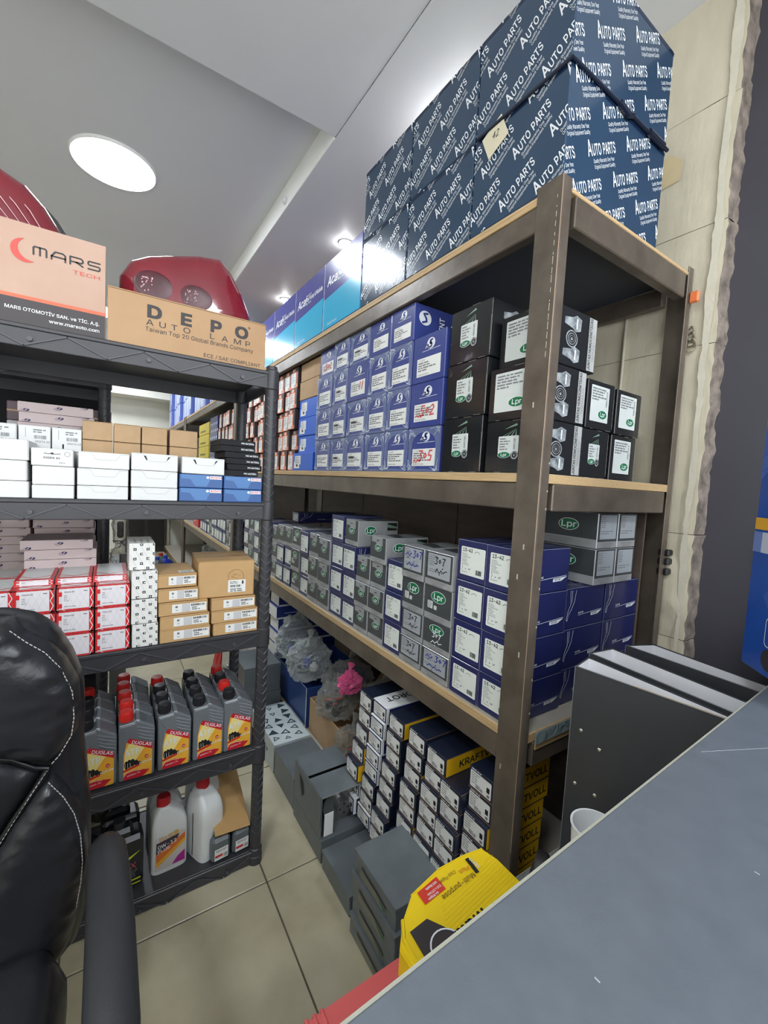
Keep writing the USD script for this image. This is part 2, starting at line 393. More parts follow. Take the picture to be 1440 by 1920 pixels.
# ================================================================== steel shelving, right
STEEL = M('brown_painted_steel', (110, 100, 89), rough=.36, rgb2=(86, 77, 68), vscale=9, metal=.25, bump=.18, bscale=50)
STEELB = M('bare_weld', (190, 180, 160), rough=.5, metal=.3)
WOOD = M('board_edge_wood', (200, 172, 130), rough=.6, rgb2=(178, 148, 106), vscale=5, stretch=(40, 1.5, 40))
WOODG = M('board_face_grey', (168, 162, 150), rough=.5, var=.1, vscale=4)
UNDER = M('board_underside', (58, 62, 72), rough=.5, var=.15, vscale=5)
BACKP = M('dark_brown_back_board', (98, 84, 76), rough=.55, rgb2=(80, 69, 62), vscale=4, stretch=(1, 1, 6))
XF, XR = .897, 1.608
BAYS = [(.668, 3.62), (3.66, 6.36), (6.40, 8.5)]
LEV = [(2.187, .022, .064), (1.496, .024, .071), (.812, .026, .070), (.122, .02, .064)]
BAYN = ['nearest', 'middle', 'farthest']
for bi, (y0, y1) in enumerate(BAYS):
    P = Parts(); t = .004
    for n_, (px, py, sx, sy) in enumerate(((XF, y0, 1, 1), (XF, y1, 1, -1), (XR, y0, -1, 1), (XR, y1, -1, -1))):
        ext = 0
        P.add(f'post#{n_}', STEEL, cbox(px, px + sx * t, py, py + sy * .073, 0, 2.205, .001), cbox(px + sx * t, px + sx * .036, py, py + sy * t, 0, 2.205, .001))
        if n_ == 0:
            rr = random.Random(5)
            P.add('bare_edge', M('bare_steel_edge', (176, 150, 128), rough=.4, metal=.4), cbox(XF - .0005, XF + .0014, y0 - .0005, y0 + .0014, .5, 2.204, .0004))
            P.add('weld_mark', STEELB, *[cbox(XF - .0006, XF + .001, y0 + .012, y0 + .0135, z, z + rr.uniform(.004, .02), .0003) for z in np.arange(1.78, 2.17, .022)],
                  *[cbox(XF - .001, XF + .001, y0 + u, y0 + u + .004, z, z + .014, .0003) for u, z in ((.052, .70), (.031, 1.30), (.044, 1.22), (.02, 1.02), (.035, 1.66))],
                  *[cbox(XF + .03, XF + .034, y0 - .001, y0 + .001, z, z + .005, .0003) for z in (1.45, 1.405, 1.2, 1.1, .96, .87, 1.52)])
    for li, (z, th, bh) in enumerate(LEV):
        zb = z - th
        P.add(f'board#{li}', WOOD, cbox(XF + .002, XR - .03, y0 + .002, y1 - .002, zb + (.012 if li == 0 else 0), z, .0015), *([cbox(XF + .002, XF + .06, y0 + .075, y1 - .002, zb, zb + .013, .0015)] if li == 0 else []))
        P.add(f'board_face#{li}', WOODG, cbox(XF + .006, XR - .034, y0 + .006, y1 - .006, z, z + .0006, .0002))
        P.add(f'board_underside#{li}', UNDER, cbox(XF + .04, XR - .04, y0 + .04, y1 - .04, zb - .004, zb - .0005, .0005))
        P.add(f'beam#{li}', STEEL, cbox(XF + .0045, XF + .035, y0 + .075, y1 - .075, zb - bh, zb - .0006, .003))
        P.add(f'beam#r{li}', STEEL, cbox(XR - .036, XR - .0045, y0 + .075, y1 - .075, zb - bh, zb - .0006, .003))
        P.add(f'end_beam#{li}', STEEL, cbox(XF + .058, XR - .05, y0 + .001, y0 + .034, zb - bh, zb - .0006 + (.012 if li == 0 else 0), .003))
        P.add(f'end_beam#f{li}', STEEL, cbox(XF + .058, XR - .05, y1 - .034, y1 - .001, zb - bh, zb - .0006, .003))
    for z0, z1 in ((.124, .70), (.814, 1.40)):
        n = 3
        for k in range(n):
            a, b = y0 + (y1 - y0) * k / n, y0 + (y1 - y0) * (k + 1) / n
            P.add(f'back_panel#{z0}{k}', BACKP, cbox(XR - .052, XR - .044, a + .003 + (.05 if k == 0 else 0), b - .003, z0, z1, .001))
    for z0, z1 in ((.124, .7), (.814, 1.4)):
        P.add(f'rear_upright#{z0}', STEEL, cbox(XR - .058, XR - .053, y0 + (y1 - y0) * .9, y0 + (y1 - y0) * .9 + .10, z0, z1, .001))
    thing('steel_shelf', P, f'brown painted steel shelving bay with wooden boards, the {BAYN[bi]} along the right wall', 'shelf')
P = Parts(); P.add('sheet', clear_film('hanging_film', (150, 170, 176), .55, bump=.8), (lambda s: s)(Face((1.0, .664, .84), (1, 0, 0), (0, 0, 1)).solid(Polygon([(-.05, -.054), (.16, -.053), (.165, -.020), (.05, -.022), (-.05, -.0215)]), .0045, .007)))
thing('film_scrap', P, 'greyish clear film hanging over the end of lower shelf board', 'plastic film')
P = Parts(); P.add('strip', WOOD, cbox(.96, 1.2, .6645, .6685, .764, .7865, .001)); thing('wood_strip', P, 'pale wooden strip under the end of the lower shelf board', 'board')
P = Parts(); P.add('tag', M('orange_plastic', (226, 120, 70), rough=.5), cbox(1.585, 1.60, .64, .667, 2.09, 2.125, .004))
thing('orange_clip', P, 'small orange clip at top corner of the rear shelf post', 'clip')

# ================================================================== cartons: kinds
def body(P, mat, w, d, h, b=.002): P.add('body', mat, cbox(0, w, 0, d, 0, h, b))
NAVYC = M('navy_glossy_carton', (44, 68, 94), rough=.16, coat=.3, var=.12, vscale=3, bump=.05, bscale=9)
def _line(parts):
    """words set one after another on a line: (text, height, gap after, width scale)"""
    ms, u = [], 0
    for st_, hh, gap, sx in parts:
        m = text(st_, 0, 0, hh, 0, True, sx=sx, shear=.06); ms.append((m[0] + [u, 0], m[1])); u += m[0][:, 0].max() + gap
    return join(ms), u
def auto_print(f, u0, v0, u1, v1, ang, ox=0, oy=0):
    big, small = [], []
    c, s = math.cos(ang), math.sin(ang); Rm = np.array([[c, s], [-s, c]])
    (LP, LF), Lw = _line([('A', .034, .0012, .9), ('UTO', .0245, .010, .82), ('PARTS', .0245, 0, .82)]); k_ = .133 / Lw; LP = LP * [k_, 1]
    W_, H_ = u1 - u0, v1 - v0
    for r in range(-9, 10):
        for k in range(-5, 6):
            a = k * .190 + r * .095 + ox; b = r * .0765 + oy
            u, v = u0 + W_ / 2 + a * c - b * s, v0 + H_ / 2 + a * s + b * c
            if u < u0 - .16 or u > u1 + .03 or v < v0 - .12 or v > v1 + .06: continue
            big.append(clip((LP @ Rm + [u, v], LF), u0, v0, u1, v1))
            for st_, vv in (('Quality Warranty One Year', -.017), ('Original Equipment Quality', -.030)):
                m = text(st_, 0, 0, .0088, 0, sx=.86); w_ = m[0][:, 0].max()
                P_ = m[0] * [.100 / w_, 1] + [.020, vv]
                small.append(clip((P_ @ Rm + [u, v], m[1]), u0, v0, u1, v1))
    return [f.on(m, .0006) for m in big if len(m[1])], [f.on(m, .0006) for m in small if len(m[1])]
@kind('auto_carton', .325, .46, .272)
def _(P, w, d, h, F):
    body(P, NAVYC, w, d, h, .003)
    for fn, (a, b), ang, o in (('front', (w, h), .57, (0, 0)), ('right', (d, h), .48, (.05, .03))):
        big, small = auto_print(F[fn], .001, .001, a - .001, b - .001, ang, *o)
        P.add('printed_name', WINK, *big); P.add('label/small_print', WINK, *small)
    P.add('tape_seam', M('packing_tape', (24, 40, 66), rough=.08), F['front'].on(rect(0, h - .012, w, h - .001), .0004), F['right'].on(rect(0, h - .012, d, h - .001), .0004))
ACB = M('violet_blue_carton', (70, 72, 146), rough=.18, coat=.3); ACC = M('cyan_print', (44, 176, 220), rough=.18, coat=.3)
@kind('pump_carton', .37, .42, .325)
def _(P, w, d, h, F):
    body(P, ACB, w, d, h, .003)
    P.add('cyan_panel', ACC, F['front'].on(Polygon([(.004, .004), (w - .001, .004), (w - .001, h * .52), (.004, h * .46)]), .0005), F['right'].on(rect(.001, .004, d - .001, h * .5), .0005))
    P.add('edge_stripe', WINK, F['front'].on(rect(.0, .001, .004, h - .001), .0006))
    P.add('printed_name', WINK, F['front'].on(text('Acar', .035, h * .63, .042, 0, True, shear=.2), .0007), F['front'].on(text('Fuel Pump & Module', .145, h * .66, .021, 0, True, sx=.75), .0007))
    P.add('label/small_print', WINK, F['front'].on(text('Electronic', .15, h * .735, .011), .0007), F['front'].on(text('Auto Parts', .145, h * .61, .011), .0007), F['front'].on(text('Quality Product', .05, h * .06, .010), .0007))
BLUE = M('royal_blue_carton', (58, 70, 138), rough=.25, coat=.15, var=.06, vscale=5)
BLUEL = M('light_wrap_blue', (92, 108, 158), rough=.3)
REDP = M('red_marker', (206, 60, 70), rough=.5)
HAZE = clear_film('shrink_film_haze', (150, 166, 200), .30, rough=.18, bump=.9, bscale=30, rim=.08)
def joint_box(P, w, d, h, F, wrapped, mark, seed):
    rng = random.Random(seed); f = F['front']
    body(P, BLUE, w, d, h)
    P.add('emblem', WINK, f.on(ell(w * .56, h * .79, w * .125, h * .115), .0006), f.on(stroke([(w * .40, h * .72), (w * .47, h * .78), (w * .49, h * .70)], .004), .0006), f.on(stroke([(w * .30, h * .655), (w * .84, h * .665)], .0016), .0006))
    P.add('emblem/emblem_figure', BLUE, f.on(stroke([(w * .60, h * .86), (w * .54, h * .85), (w * .53, h * .80), (w * .59, h * .77), (w * .58, h * .72), (w * .51, h * .71)], .006), .0010), f.on(ell(w * .555, h * .80, .004, .007), .0010))
    P.add('label', W, f.on(rect(w * .15, h * .13, w * .88, h * .52), .0006))
    L = [f.on(text('CV JOINT', w * .19, h * .455, h * .036), .001), f.on(text('MADE IN CHINA', w * .19, h * .155, h * .033), .001)]
    L += [f.on(m, .001) for m in bars(w * .19, h * .43, w * .8, 4, h * .052, h * .028, rng)]
    P.add('label/small_print', GREYINK, *L)
    if mark == 'blot': P.add('label/marker_blot', INK, f.on(Polygon([(w * .22, h * .40), (w * .36, h * .425), (w * .52, h * .40), (w * .50, h * .37), (w * .24, h * .365)]), .0014))
    if mark == 'red': P.add('handwriting', REDP, *[f.on(m, .0014) for m in hand('502' if seed % 2 else '305', w * .36, h * .25, h * .22, .0045)], f.on(scribble(w * .2, h * .2, w * .25, h * .1, .003, rng)[0], .0014))
    if mark == 'red2': P.add('handwriting', REDP, *[f.on(m, .0014) for m in hand('11', w * .58, h * .28, h * .18, .006)])
    r = F['right']
    P.add('side_print', WINK, r.on(ell(d * .2, h * .66, .026, .03).difference(stroke([(d * .2 + .009, h * .66 + .02), (d * .2 - .006, h * .66 + .016), (d * .2 + .004, h * .66), (d * .2 + .006, h * .66 - .012), (d * .2 - .01, h * .66 - .02)], .008)), .0006), r.on(text('JOINT', d * .58, h * .18, .022, PI / 2, True), .0006), r.on(ell(d * .78, h * .6, .016).difference(ell(d * .78, h * .6, .012)), .0006), r.on(text('C.V.', d * .45, h * .2, .012, PI / 2), .0006))
    if wrapped:
        arch = Polygon([(w * .14, h * .06), (w * .86, h * .06), (w * .88, h * .62)] + [(w * .51 + w * .37 * math.cos(a), h * .62 + h * .27 * math.sin(a)) for a in np.linspace(0, PI, 18)])
        P.add('film_haze', HAZE, f.on(rect(0, 0, w, h).difference(arch), .0022))
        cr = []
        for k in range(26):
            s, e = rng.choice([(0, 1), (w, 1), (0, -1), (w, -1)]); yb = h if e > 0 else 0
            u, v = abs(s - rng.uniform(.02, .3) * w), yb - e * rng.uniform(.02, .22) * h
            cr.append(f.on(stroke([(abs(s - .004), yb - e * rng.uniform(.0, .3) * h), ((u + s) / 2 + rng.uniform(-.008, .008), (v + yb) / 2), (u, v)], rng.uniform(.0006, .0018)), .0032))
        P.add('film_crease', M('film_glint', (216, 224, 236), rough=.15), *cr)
for nm, a in dict(joint_plain=(0, None, 1), joint_wrap=(1, None, 2), joint_blot=(1, 'blot', 3), joint_red=(0, 'red', 5), joint_redwrap=(1, 'red', 8), joint_eleven=(0, 'red2', 7)).items():
    KIND[nm] = ((lambda a: lambda P, w, d, h, F: joint_box(P, w, d, h, F, *a))(a), (.165, .22, .155))
BRIGHT = M('bright_blue_carton', (16, 92, 204), rough=.35, var=.05, vscale=4)
@kind('bright_blue', .24, .2, .1)
def _(P, w, d, h, F):
    body(P, BRIGHT, w, d, h); f = F['front']; rng = random.Random(1)
    P.add('label', W, f.on(Polygon([(w * .08, h * .12), (w * .36, h * .12), (w * .36, h * .34), (w * .42, h * .34), (w * .42, h * .84), (w * .12, h * .84), (w * .12, h * .5), (w * .08, h * .5)]), .0006))
    P.add('label/small_print', GREYINK, *[f.on(m, .001) for m in bars(w * .15, h * .78, w * .38, 6, h * .08, h * .03, rng)]); P.add('label/small_print#b', INK, f.on(rect(w * .2, h * .22, w * .28, h * .34), .001))
KRAFT = M('kraft_cardboard', (188, 158, 122), rough=.8, rgb2=(176, 144, 108), vscale=5, bump=.1, bscale=120)
KRAFTD = M('kraft_edge', (120, 92, 60), rough=.85)
TAPE = M('clear_brown_tape', (176, 140, 92), rough=.25)
@kind('kraft_box', .22, .2, .11)
def _(P, w, d, h, F):
    body(P, KRAFT, w, d, h); P.add('flap_seam', KRAFTD, F['front'].on(rect(.002, h - .0035, w - .002, h - .0015), .0006), F['top'].on(rect(w * .49, 0, w * .505, d), .0005))
BLK = M('black_carton', (30, 32, 35), rough=.2, coat=.2, var=.2, vscale=6, bump=.06, bscale=14)
LAB = M('grey_white_label', (206, 212, 210), rough=.3)
GRN = M('green_logo', (22, 112, 70), rough=.3); GRNL = M('pale_green_flash', (118, 148, 130), rough=.3); CHROME = M('printed_chrome', (176, 182, 186), rough=.3, rgb2=(90, 96, 100), vscale=40)
_logo = [0]
def oval_logo(P, f, u, v, ru, rv, d=.0008, ang=0):
    _logo[0] += 1; k = _logo[0]
    P.add(f'logo_ring#{k}', WINK, f.on(ell(u, v, ru, rv), d)); P.add(f'logo_ring#{k}/logo', GRN, f.on(ell(u, v, ru * .93, rv * .9), d + .0004))
    P.add(f'logo_ring#{k}/logo_lettering', WINK, f.on(text('Lpr', u, v - rv * .42, rv * .95, 0, True, anchor='c', sx=1.15), d + .0008))
def boot_box(P, w, d, h, F, big, seed):
    rng = random.Random(seed); f = F['front']; body(P, BLK, w, d, h)
    if big:
        P.add('label', LAB, f.on(rect(w * .12, h * .16, w * .80, h * .90, .003), .0006)); oval_logo(P, f, w * .58, h * .32, w * .17, h * .095)
        P.add('label/small_print', GREYINK, *[f.on(m, .001) for m in bars(w * .16, h * .85, w * .68, 5, h * .055, h * .028, rng)], *[f.on(m, .001) for m in barcode(w * .68, h * .5, w * .74, h * .82, rng, True)])
    else:
        P.add('flash', GRNL, f.on(Polygon([(w * .38, h * .83), (w * .62, h * .93), (w * .64, h * .89)]), .0005), *[f.on(Polygon([(w * .62, h * .83), (w * (.3 + .1 * k), h * .68), (w * (.33 + .1 * k), h * .68)]), .0005) for k in range(4)])
        P.add('label', LAB, f.on(rect(w * .27, h * .36, w * .68, h * .70, .003), .0007)); oval_logo(P, f, w * .40, h * .34, w * .13, h * .062, .0009)
        P.add('label/small_print', GREYINK, *[f.on(m, .0011) for m in bars(w * .30, h * .66, w * .54, 5, h * .05, h * .022, rng)], *[f.on(m, .0011) for m in barcode(w * .58, h * .44, w * .62, h * .66, rng, True)])
        P.add('part_picture', CHROME, f.on(ell(w * .61, h * .33, w * .075, h * .08), .0009)); P.add('part_picture/part_picture_hub', INK, f.on(ell(w * .61, h * .33, w * .045, h * .05).difference(ell(w * .61, h * .33, w * .02)), .0012))
    P.add('scuff', M('scuffed_edge', (150, 146, 138), rough=.8), *[f.on(rect(w * a, h * b, w * (a + rng.uniform(.06, .2)), h * b + .0009), .0007) for a, b in ((rng.uniform(.05, .3), .004), (rng.uniform(.5, .75), .004), (rng.uniform(.1, .7), .988))], f.on(rect(w - .0015, h * .05, w - .0003, h * .7), .0007), F['right'].on(rect(0, h * .1, .0012, h * .95), .0007))
    r = F['right']
    P.add('strip', M('silver_strip', (176, 178, 176), rough=.35), r.on(rect(d * .80, .004, d * .98, h - .004), .0006))
    P.add('strip/strip_lettering', INK, r.on(text('JUNTAS HOMOCINETICAS', d * .875, h * .04, d * .055, PI / 2, True, fit=h * .92), .001)); P.add('strip/strip_small_print', GREYINK, r.on(text('TRIPODES CV', d * .95, h * .2, d * .042, PI / 2, False, fit=h * .5), .001))
    for k, v in enumerate((.76, .48, .22)):
        u = d * .50 if k != 1 else d * .42
        if k == 1:
            P.add('joint_picture', CHROME, r.on(ell(u, h * v, d * .13, h * .15), .0006)); P.add('joint_picture/joint_picture_rings', INK, *[r.on(ell(u, h * v, d * q, h * q * 1.15).difference(ell(u, h * v, d * (q - .02), h * (q - .02) * 1.15)), .001) for q in (.11, .075, .045)])
        else:
            P.add(f'joint_picture#{k}', CHROME, r.on(Polygon([(u, h * (v - .13)), (u + d * .10, h * (v - .09)), (u + d * .11, h * (v + .09)), (u, h * (v + .13)), (u - d * .08, h * (v + .08)), (u - d * .25, h * (v + .045)), (u - d * .25, h * (v - .045)), (u - d * .08, h * (v - .08))]).buffer(.002), .0006))
            P.add(f'joint_picture_highlight#{k}', WINK, r.on(rect(u, h * (v - .09), u + d * .03, h * (v + .09), .002), .001))
for nm, a in dict(boot_small=(0, 1), boot_big=(1, 2)).items():
    KIND[nm] = ((lambda a: lambda P, w, d, h, F: boot_box(P, w, d, h, F, *a))(a), (.17, .195, .15))
ORG = M('orange_print', (232, 112, 60), rough=.4); DKB = M('dark_brown_carton', (56, 44, 44), rough=.4)
@kind('orange_box', .112, .15, .12)
def _(P, w, d, h, F):
    body(P, DKB, w, d, h); f = F['front']; rng = random.Random(4)
    P.add('orange_border', ORG, f.on(rect(w * .03, h * .02, w * .80, h * .80, .004).union(rect(w * .2, h * .74, w * .66, h * .97, .01)).union(rect(w * .03, h * .02, w * .98, h * .2)), .0005))
    P.add('label', W, f.on(rect(w * .08, h * .05, w * .70, h * .75), .0009), f.on(ell(w * .43, h * .87, w * .13, h * .07), .0009))
    P.add('label/small_print', GREYINK, *[f.on(m, .0013) for m in bars(w * .14, h * .7, w * .64, 6, h * .075, h * .025, rng)], f.on(ell(w * .58, h * .13, .006), .0013), f.on(ell(w * .43, h * .87, w * .05, h * .03), .0013))
NAVY = M('navy_brake_carton', (36, 42, 92), rough=.3, coat=.1, var=.08, vscale=6)
LAB2 = M('pale_label', (222, 228, 222), rough=.4)
def pad_outline(f, u, v, s):
    return [f.on(stroke([(u + a * s, v + b * s) for a, b in pts], .0016), .0007) for pts in ([(-.1, 1), (-.02, .2), (-.25, -.2), (-.38, -.65), (-.28, -.75), (-.18, -.4), (.1, -.1), (.35, .3), (.5, 1)], [(.08, 1), (.1, .3)])]
def pad_box(P, w, d, h, F, num, seed):
    rng = random.Random(seed); f = F['front']; body(P, NAVY, w, d, h)
    P.add('label', LAB2, f.on(rect(w * .12, h * .14, w * .95, h * .84, .004), .0006))
    P.add('label/number', INK, f.on(text(num, w * .17, h * .72, h * .085, 0, True, sx=.95), .001))
    L = [f.on(m, .001) for m in bars(w * .17, h * .67, w * .5, 8, h * .038, h * .012, rng)]
    L += [f.on(stroke([(w * .68 + w * .09 * math.cos(a), h * .70 + h * .06 * math.sin(a)) for a in np.linspace(.3, 2.8, 8)], .0015), .001)]
    P.add('label/small_print', GREYINK, *L, *[f.on(m, .001) for m in bars(w * .17, h * .22, w * .6, 1, h * .03, h * .012, rng)])
    P.add('label/barcode', INK, *[f.on(m, .001) for m in barcode(w * .66, h * .2, w * .86, h * .32, rng)])
    P.add('icons', GREYINK, f.on(stroke([(w * .18, h * .25), (w * .21, h * .33), (w * .18, h * .38)], .0016), .001), f.on(ell(w * .31, h * .29, .002), .001), f.on(stroke([(w * .40, h * .31), (w * .43, h * .28), (w * .47, h * .32)], .002), .001))
    P.add('edge_wear', M('pale_edge', (150, 152, 170), rough=.7), f.on(rect(0, 0, .0009, h), .0006), f.on(rect(0, h - .0012, w, h - .0002), .0006), f.on(rect(w - .001, 0, w - .0002, h), .0006), F['right'].on(rect(0, h - .0012, d, h - .0002), .0006))
    r = F['right']
    P.add('pad_outline', WINK, *pad_outline(r, d * .12, h * .52, h * .42))
    P.add('side_print', WINK, r.on(stroke([(d * .32, h * .30), (d * .95, h * .36)], .0012), .0007), r.on(Polygon([(d * .66, h * .31), (d * .96, h * .335), (d * .84, h * .24), (d * .66, h * .23)]), .0007), r.on(text('TEXTAR', d * .32, h * .33, h * .045, .05, True), .0007))
    P.add('side_print_small', NAVY, r.on(text('TEXTAR', d * .68, h * .25, h * .045, .05, True), .0011))
    t = F['top']; P.add('top_print', WINK, *[t.on(stroke([(w * a, d * .1), (w * b, d * .5), (w * c, d * .9)], .0014), .0006) for a, b, c in ((.3, .35, .2), (.5, .45, .6), (.7, .75, .65))])
for nm, a in dict(pad_1342=('13-42', 1), pad_1337=('13-37', 2), pad_0147=('01-47', 3)).items():
    KIND[nm] = ((lambda a: lambda P, w, d, h, F: pad_box(P, w, d, h, F, *a))(a), (.12, .215, .12))
SILV = M('silver_carton', (168, 170, 172), rough=.28, metal=.2, var=.06, vscale=8); DGR = M('dark_grey_print', (66, 70, 73), rough=.4); SIL2 = M('silver_band', (146, 150, 152), rough=.35)
BMK = M('blue_marker', (48, 54, 150), rough=.5)
def silver_box(P, w, d, h, F, style, seed):
    rng = random.Random(seed); f = F['front']; body(P, SILV, w, d, h)
    P.add('front_panel', DGR, f.on(rect(.002, h * .2, w - .002, h - .001), .0005))
    P.add('band_print', GREYINK, *[f.on(text(s, w * .5, h * v, h * .055, 0, anchor='c', sx=.95), .0008) for s, v in (('PASTIGLIE FRENO', .11), ('BRAKE PADS', .03))])
    if style == 'flap':
        P.add('flap', SIL2, f.on(Polygon([(w * .10, h), (w * .80, h), (w * .80, h * .68), (w * .42, h * .66), (w * .38, h * .78), (w * .1, h * .78)]), .0008)); oval_logo(P, f, w * .52, h * .58, w * .22, h * .13, .0012)
        P.add('label/small_print', INK, f.on(rect(w * .42, h * .85, w * .58, h * .88), .0012))
    if style == 'logo':
        oval_logo(P, f, w * .52, h * .72, w * .27, h * .17); P.add('label', LAB, f.on(rect(w * .13, h * .34, w * .33, h * .56, .002), .0008), f.on(rect(w * .37, h * .34, w * .48, h * .46, .002), .0008)); P.add('label/small_print', GREYINK, *[f.on(m, .0012) for m in bars(w * .15, h * .54, w * .31, 4, h * .05, h * .02, rng)])
    if style in ('black', 'blue', 'none'):
        P.add('label', M('grey_label', (160, 166, 172), rough=.4), f.on(rect(w * .10, h * .27, w * .92, h * .95, .003), .0008)); P.add('label/small_print', GREYINK, *[f.on(m, .0012) for m in bars(w * .14, h * .9, w * .5, 6, h * .055, h * .02, rng)], *[f.on(m, .0012) for m in bars(w * .14, h * .5, w * .8, 2, h * .06, h * .02, rng)], f.on(rect(w * .70, h * .35, w * .705, h * .9), .0012))
        if style == 'black': P.add('handwriting', INK, *[f.on(m, .0016) for m in hand('307', w * .36, h * .66, h * .2, .003)], *[f.on(m, .0016) for m in scribble(w * .38, h * .42, w * .42, h * .13, .0028, rng)])
        if style == 'blue': P.add('handwriting', BMK, *[f.on(m, .0016) for m in hand('307', w * .52, h * .66, h * .22, .0035)], *[f.on(m, .0016) for m in scribble(w * .16, h * .68, w * .3, h * .14, .003, rng, 6)], *[f.on(m, .0016) for m in scribble(w * .22, h * .36, w * .55, h * .16, .003, rng)])
    if style == 'white': oval_logo(P, f, w * .5, h * .74, w * .27, h * .16); P.add('handwriting', WINK, *[f.on(m, .0016) for m in hand('307', w * .36, h * .46, h * .17, .003)], *[f.on(m, .0016) for m in scribble(w * .32, h * .24, w * .4, h * .14, .0028, rng)])
    for fc, uu in (('right', d * .30), ('left', d * .62)):
        r = F[fc]
        if fc == 'left': P.add('side_panel', DGR, r.on(rect(.002, h * .26, d - .002, h - .002), .0005)); P.add('side_small_print', GREYINK, r.on(text('PASTIGLIE FRENO', d * .5, h * .15, h * .06, 0, anchor='c'), .0008), r.on(text('BRAKE PADS', d * .5, h * .06, h * .06, 0, anchor='c'), .0008))
        oval_logo(P, r, uu, h * .62, d * .14, h * .18, .0009)
    P.add('flash', INK, F['right'].on(rect(d * .72, h * .62, d * .97, h * .92), .0006)); P.add('flash/flash_beam', GRNL, F['right'].on(Polygon([(d * .72, h * .88), (d * .97, h * .76), (d * .97, h * .70), (d * .72, h * .74)]), .001))
    P.add('top_panel', DGR, F['top'].on(Polygon([(w * .1, d * .3), (w * .9, d * .25), (w * .9, d * .45), (w * .1, d * .6)]), .0006))
for k, nm in enumerate(('flap', 'logo', 'black', 'blue', 'white', 'none')):
    KIND['silver_' + nm] = ((lambda nm, k: lambda P, w, d, h, F: silver_box(P, w, d, h, F, nm, 40 + k))(nm, k), (.12, .21, .108))
FILT = M('dark_navy_carton', (30, 36, 54), rough=.35, coat=.1, var=.15, vscale=8); YEL = M('yellow_print', (226, 178, 28), rough=.4); TANE = M('tan_flap_edge', (158, 124, 88), rough=.7)
def filter_label(P, f, w, h, rng):
    P.add('label', W, f.on(rect(w * .06, h * .10, w * .92, h * .86, .004), .0006))
    P.add('label/small_print', GREYINK, *[f.on(m, .001) for m in bars(w * .12, h * .78, w * .62, 5, h * .11, h * .035, rng)], *[f.on(m, .001) for m in barcode(w * .3, h * .15, w * .6, h * .3, rng)])
    P.add('label/code_square', INK, f.on(rect(w * .74, h * .36, w * .86, h * .60, .002), .001)); P.add('label/code_small', GREYINK, f.on(rect(w * .76, h * .16, w * .86, h * .28), .001))
def filter_box(P, w, d, h, F, yel):
    body(P, FILT, w, d, h, .0015); filter_label(P, F['front'], w, h, random.Random(9))
    P.add('flap_edge', TANE, F['front'].on(rect(.001, 0, w - .001, h * .035), .0006), F['right'].on(rect(0, h - .002, d, h - .0003), .0006))
    P.add('brand_strip', WINK, *[F['front'].on(m, .0008) for m in bars(w * .1, h * .96, w * .55, 1, .01, h * .05, random.Random(2))])
    if not yel: return
    P.add('yellow_side', YEL, F['right'].on(rect(.002, .002, d - .002, h - .003), .0005)); P.add('yellow_side/side_lettering', INK, F['right'].on(text('KRAFTVOLL', d * .2, h * .3, h * .36, 0, True, sx=1.15), .0009))
for nm, a in dict(filter_box=False, filter_yellow=True).items():
    KIND[nm] = ((lambda a: lambda P, w, d, h, F: filter_box(P, w, d, h, F, a))(a), (.1, .27, .062))
@kind('filter_white', .1, .27, .062)
def _(P, w, d, h, F):
    body(P, M('white_carton', (224, 226, 226), rough=.4), w, d, h, .0015)
    P.add('front_panel', NAVY, F['front'].on(rect(.001, .002, w - .001, h - .004), .0004), F['right'].on(rect(.012, .004, d, h - .006), .0005)); filter_label(P, F['front'], w, h, random.Random(10))
    t = F['top']; m = text('NOROT', 0, 0, .03, 0, True, sx=1.1)
    P.add('lettering', M('dark_green_ink', (40, 52, 48), rough=.5), t.on((m[0] @ np.array([[0, -1], [1, 0]]) + [w * .28, d * .72], m[1]), .0008))
    P.add('emblem', M('olive_gold', (150, 152, 60), rough=.4), t.on(ell(w * .66, d * .6, .021), .0008)); P.add('emblem/emblem_hole', WINK, t.on(ell(w * .66, d * .6, .009), .0012))
FARB = M('far_blue_carton', (98, 118, 192), rough=.3); FARW = M('far_pale_panel', (204, 213, 234), rough=.35)
@kind('far_blue', .29, .35, .275)
def _(P, w, d, h, F):
    body(P, FARB, w, d, h)
    P.add('pale_panel', FARW, F['front'].on(rect(w * .08, h * .04, w * .32, h * .96), .0006), F['front'].on(rect(w * .42, h * .04, w * .62, h * .96), .0006), F['front'].on(rect(w * .70, h * .3, w * .94, h * .96), .0006))
GREYB = M('slate_carton', (104, 111, 114), rough=.35, rgb2=(86, 92, 95), vscale=5, bump=.08, bscale=16)

# ================================================================== right shelf: placing the cartons
RX = -90  # boxes on the right shelf face the aisle
def rbox(kind_, name, label, cat, x, yfar, z, w, d, h, group=None, jit=0.0, lean=0.0):
    j = R.uniform(-jit, jit)
    return put(kind_, name, label, cat, (x, yfar - .0008, z + .0006), (0, 0, RX + j * 200) if jit else RX, (w - .0016, d, h - .0012), group)
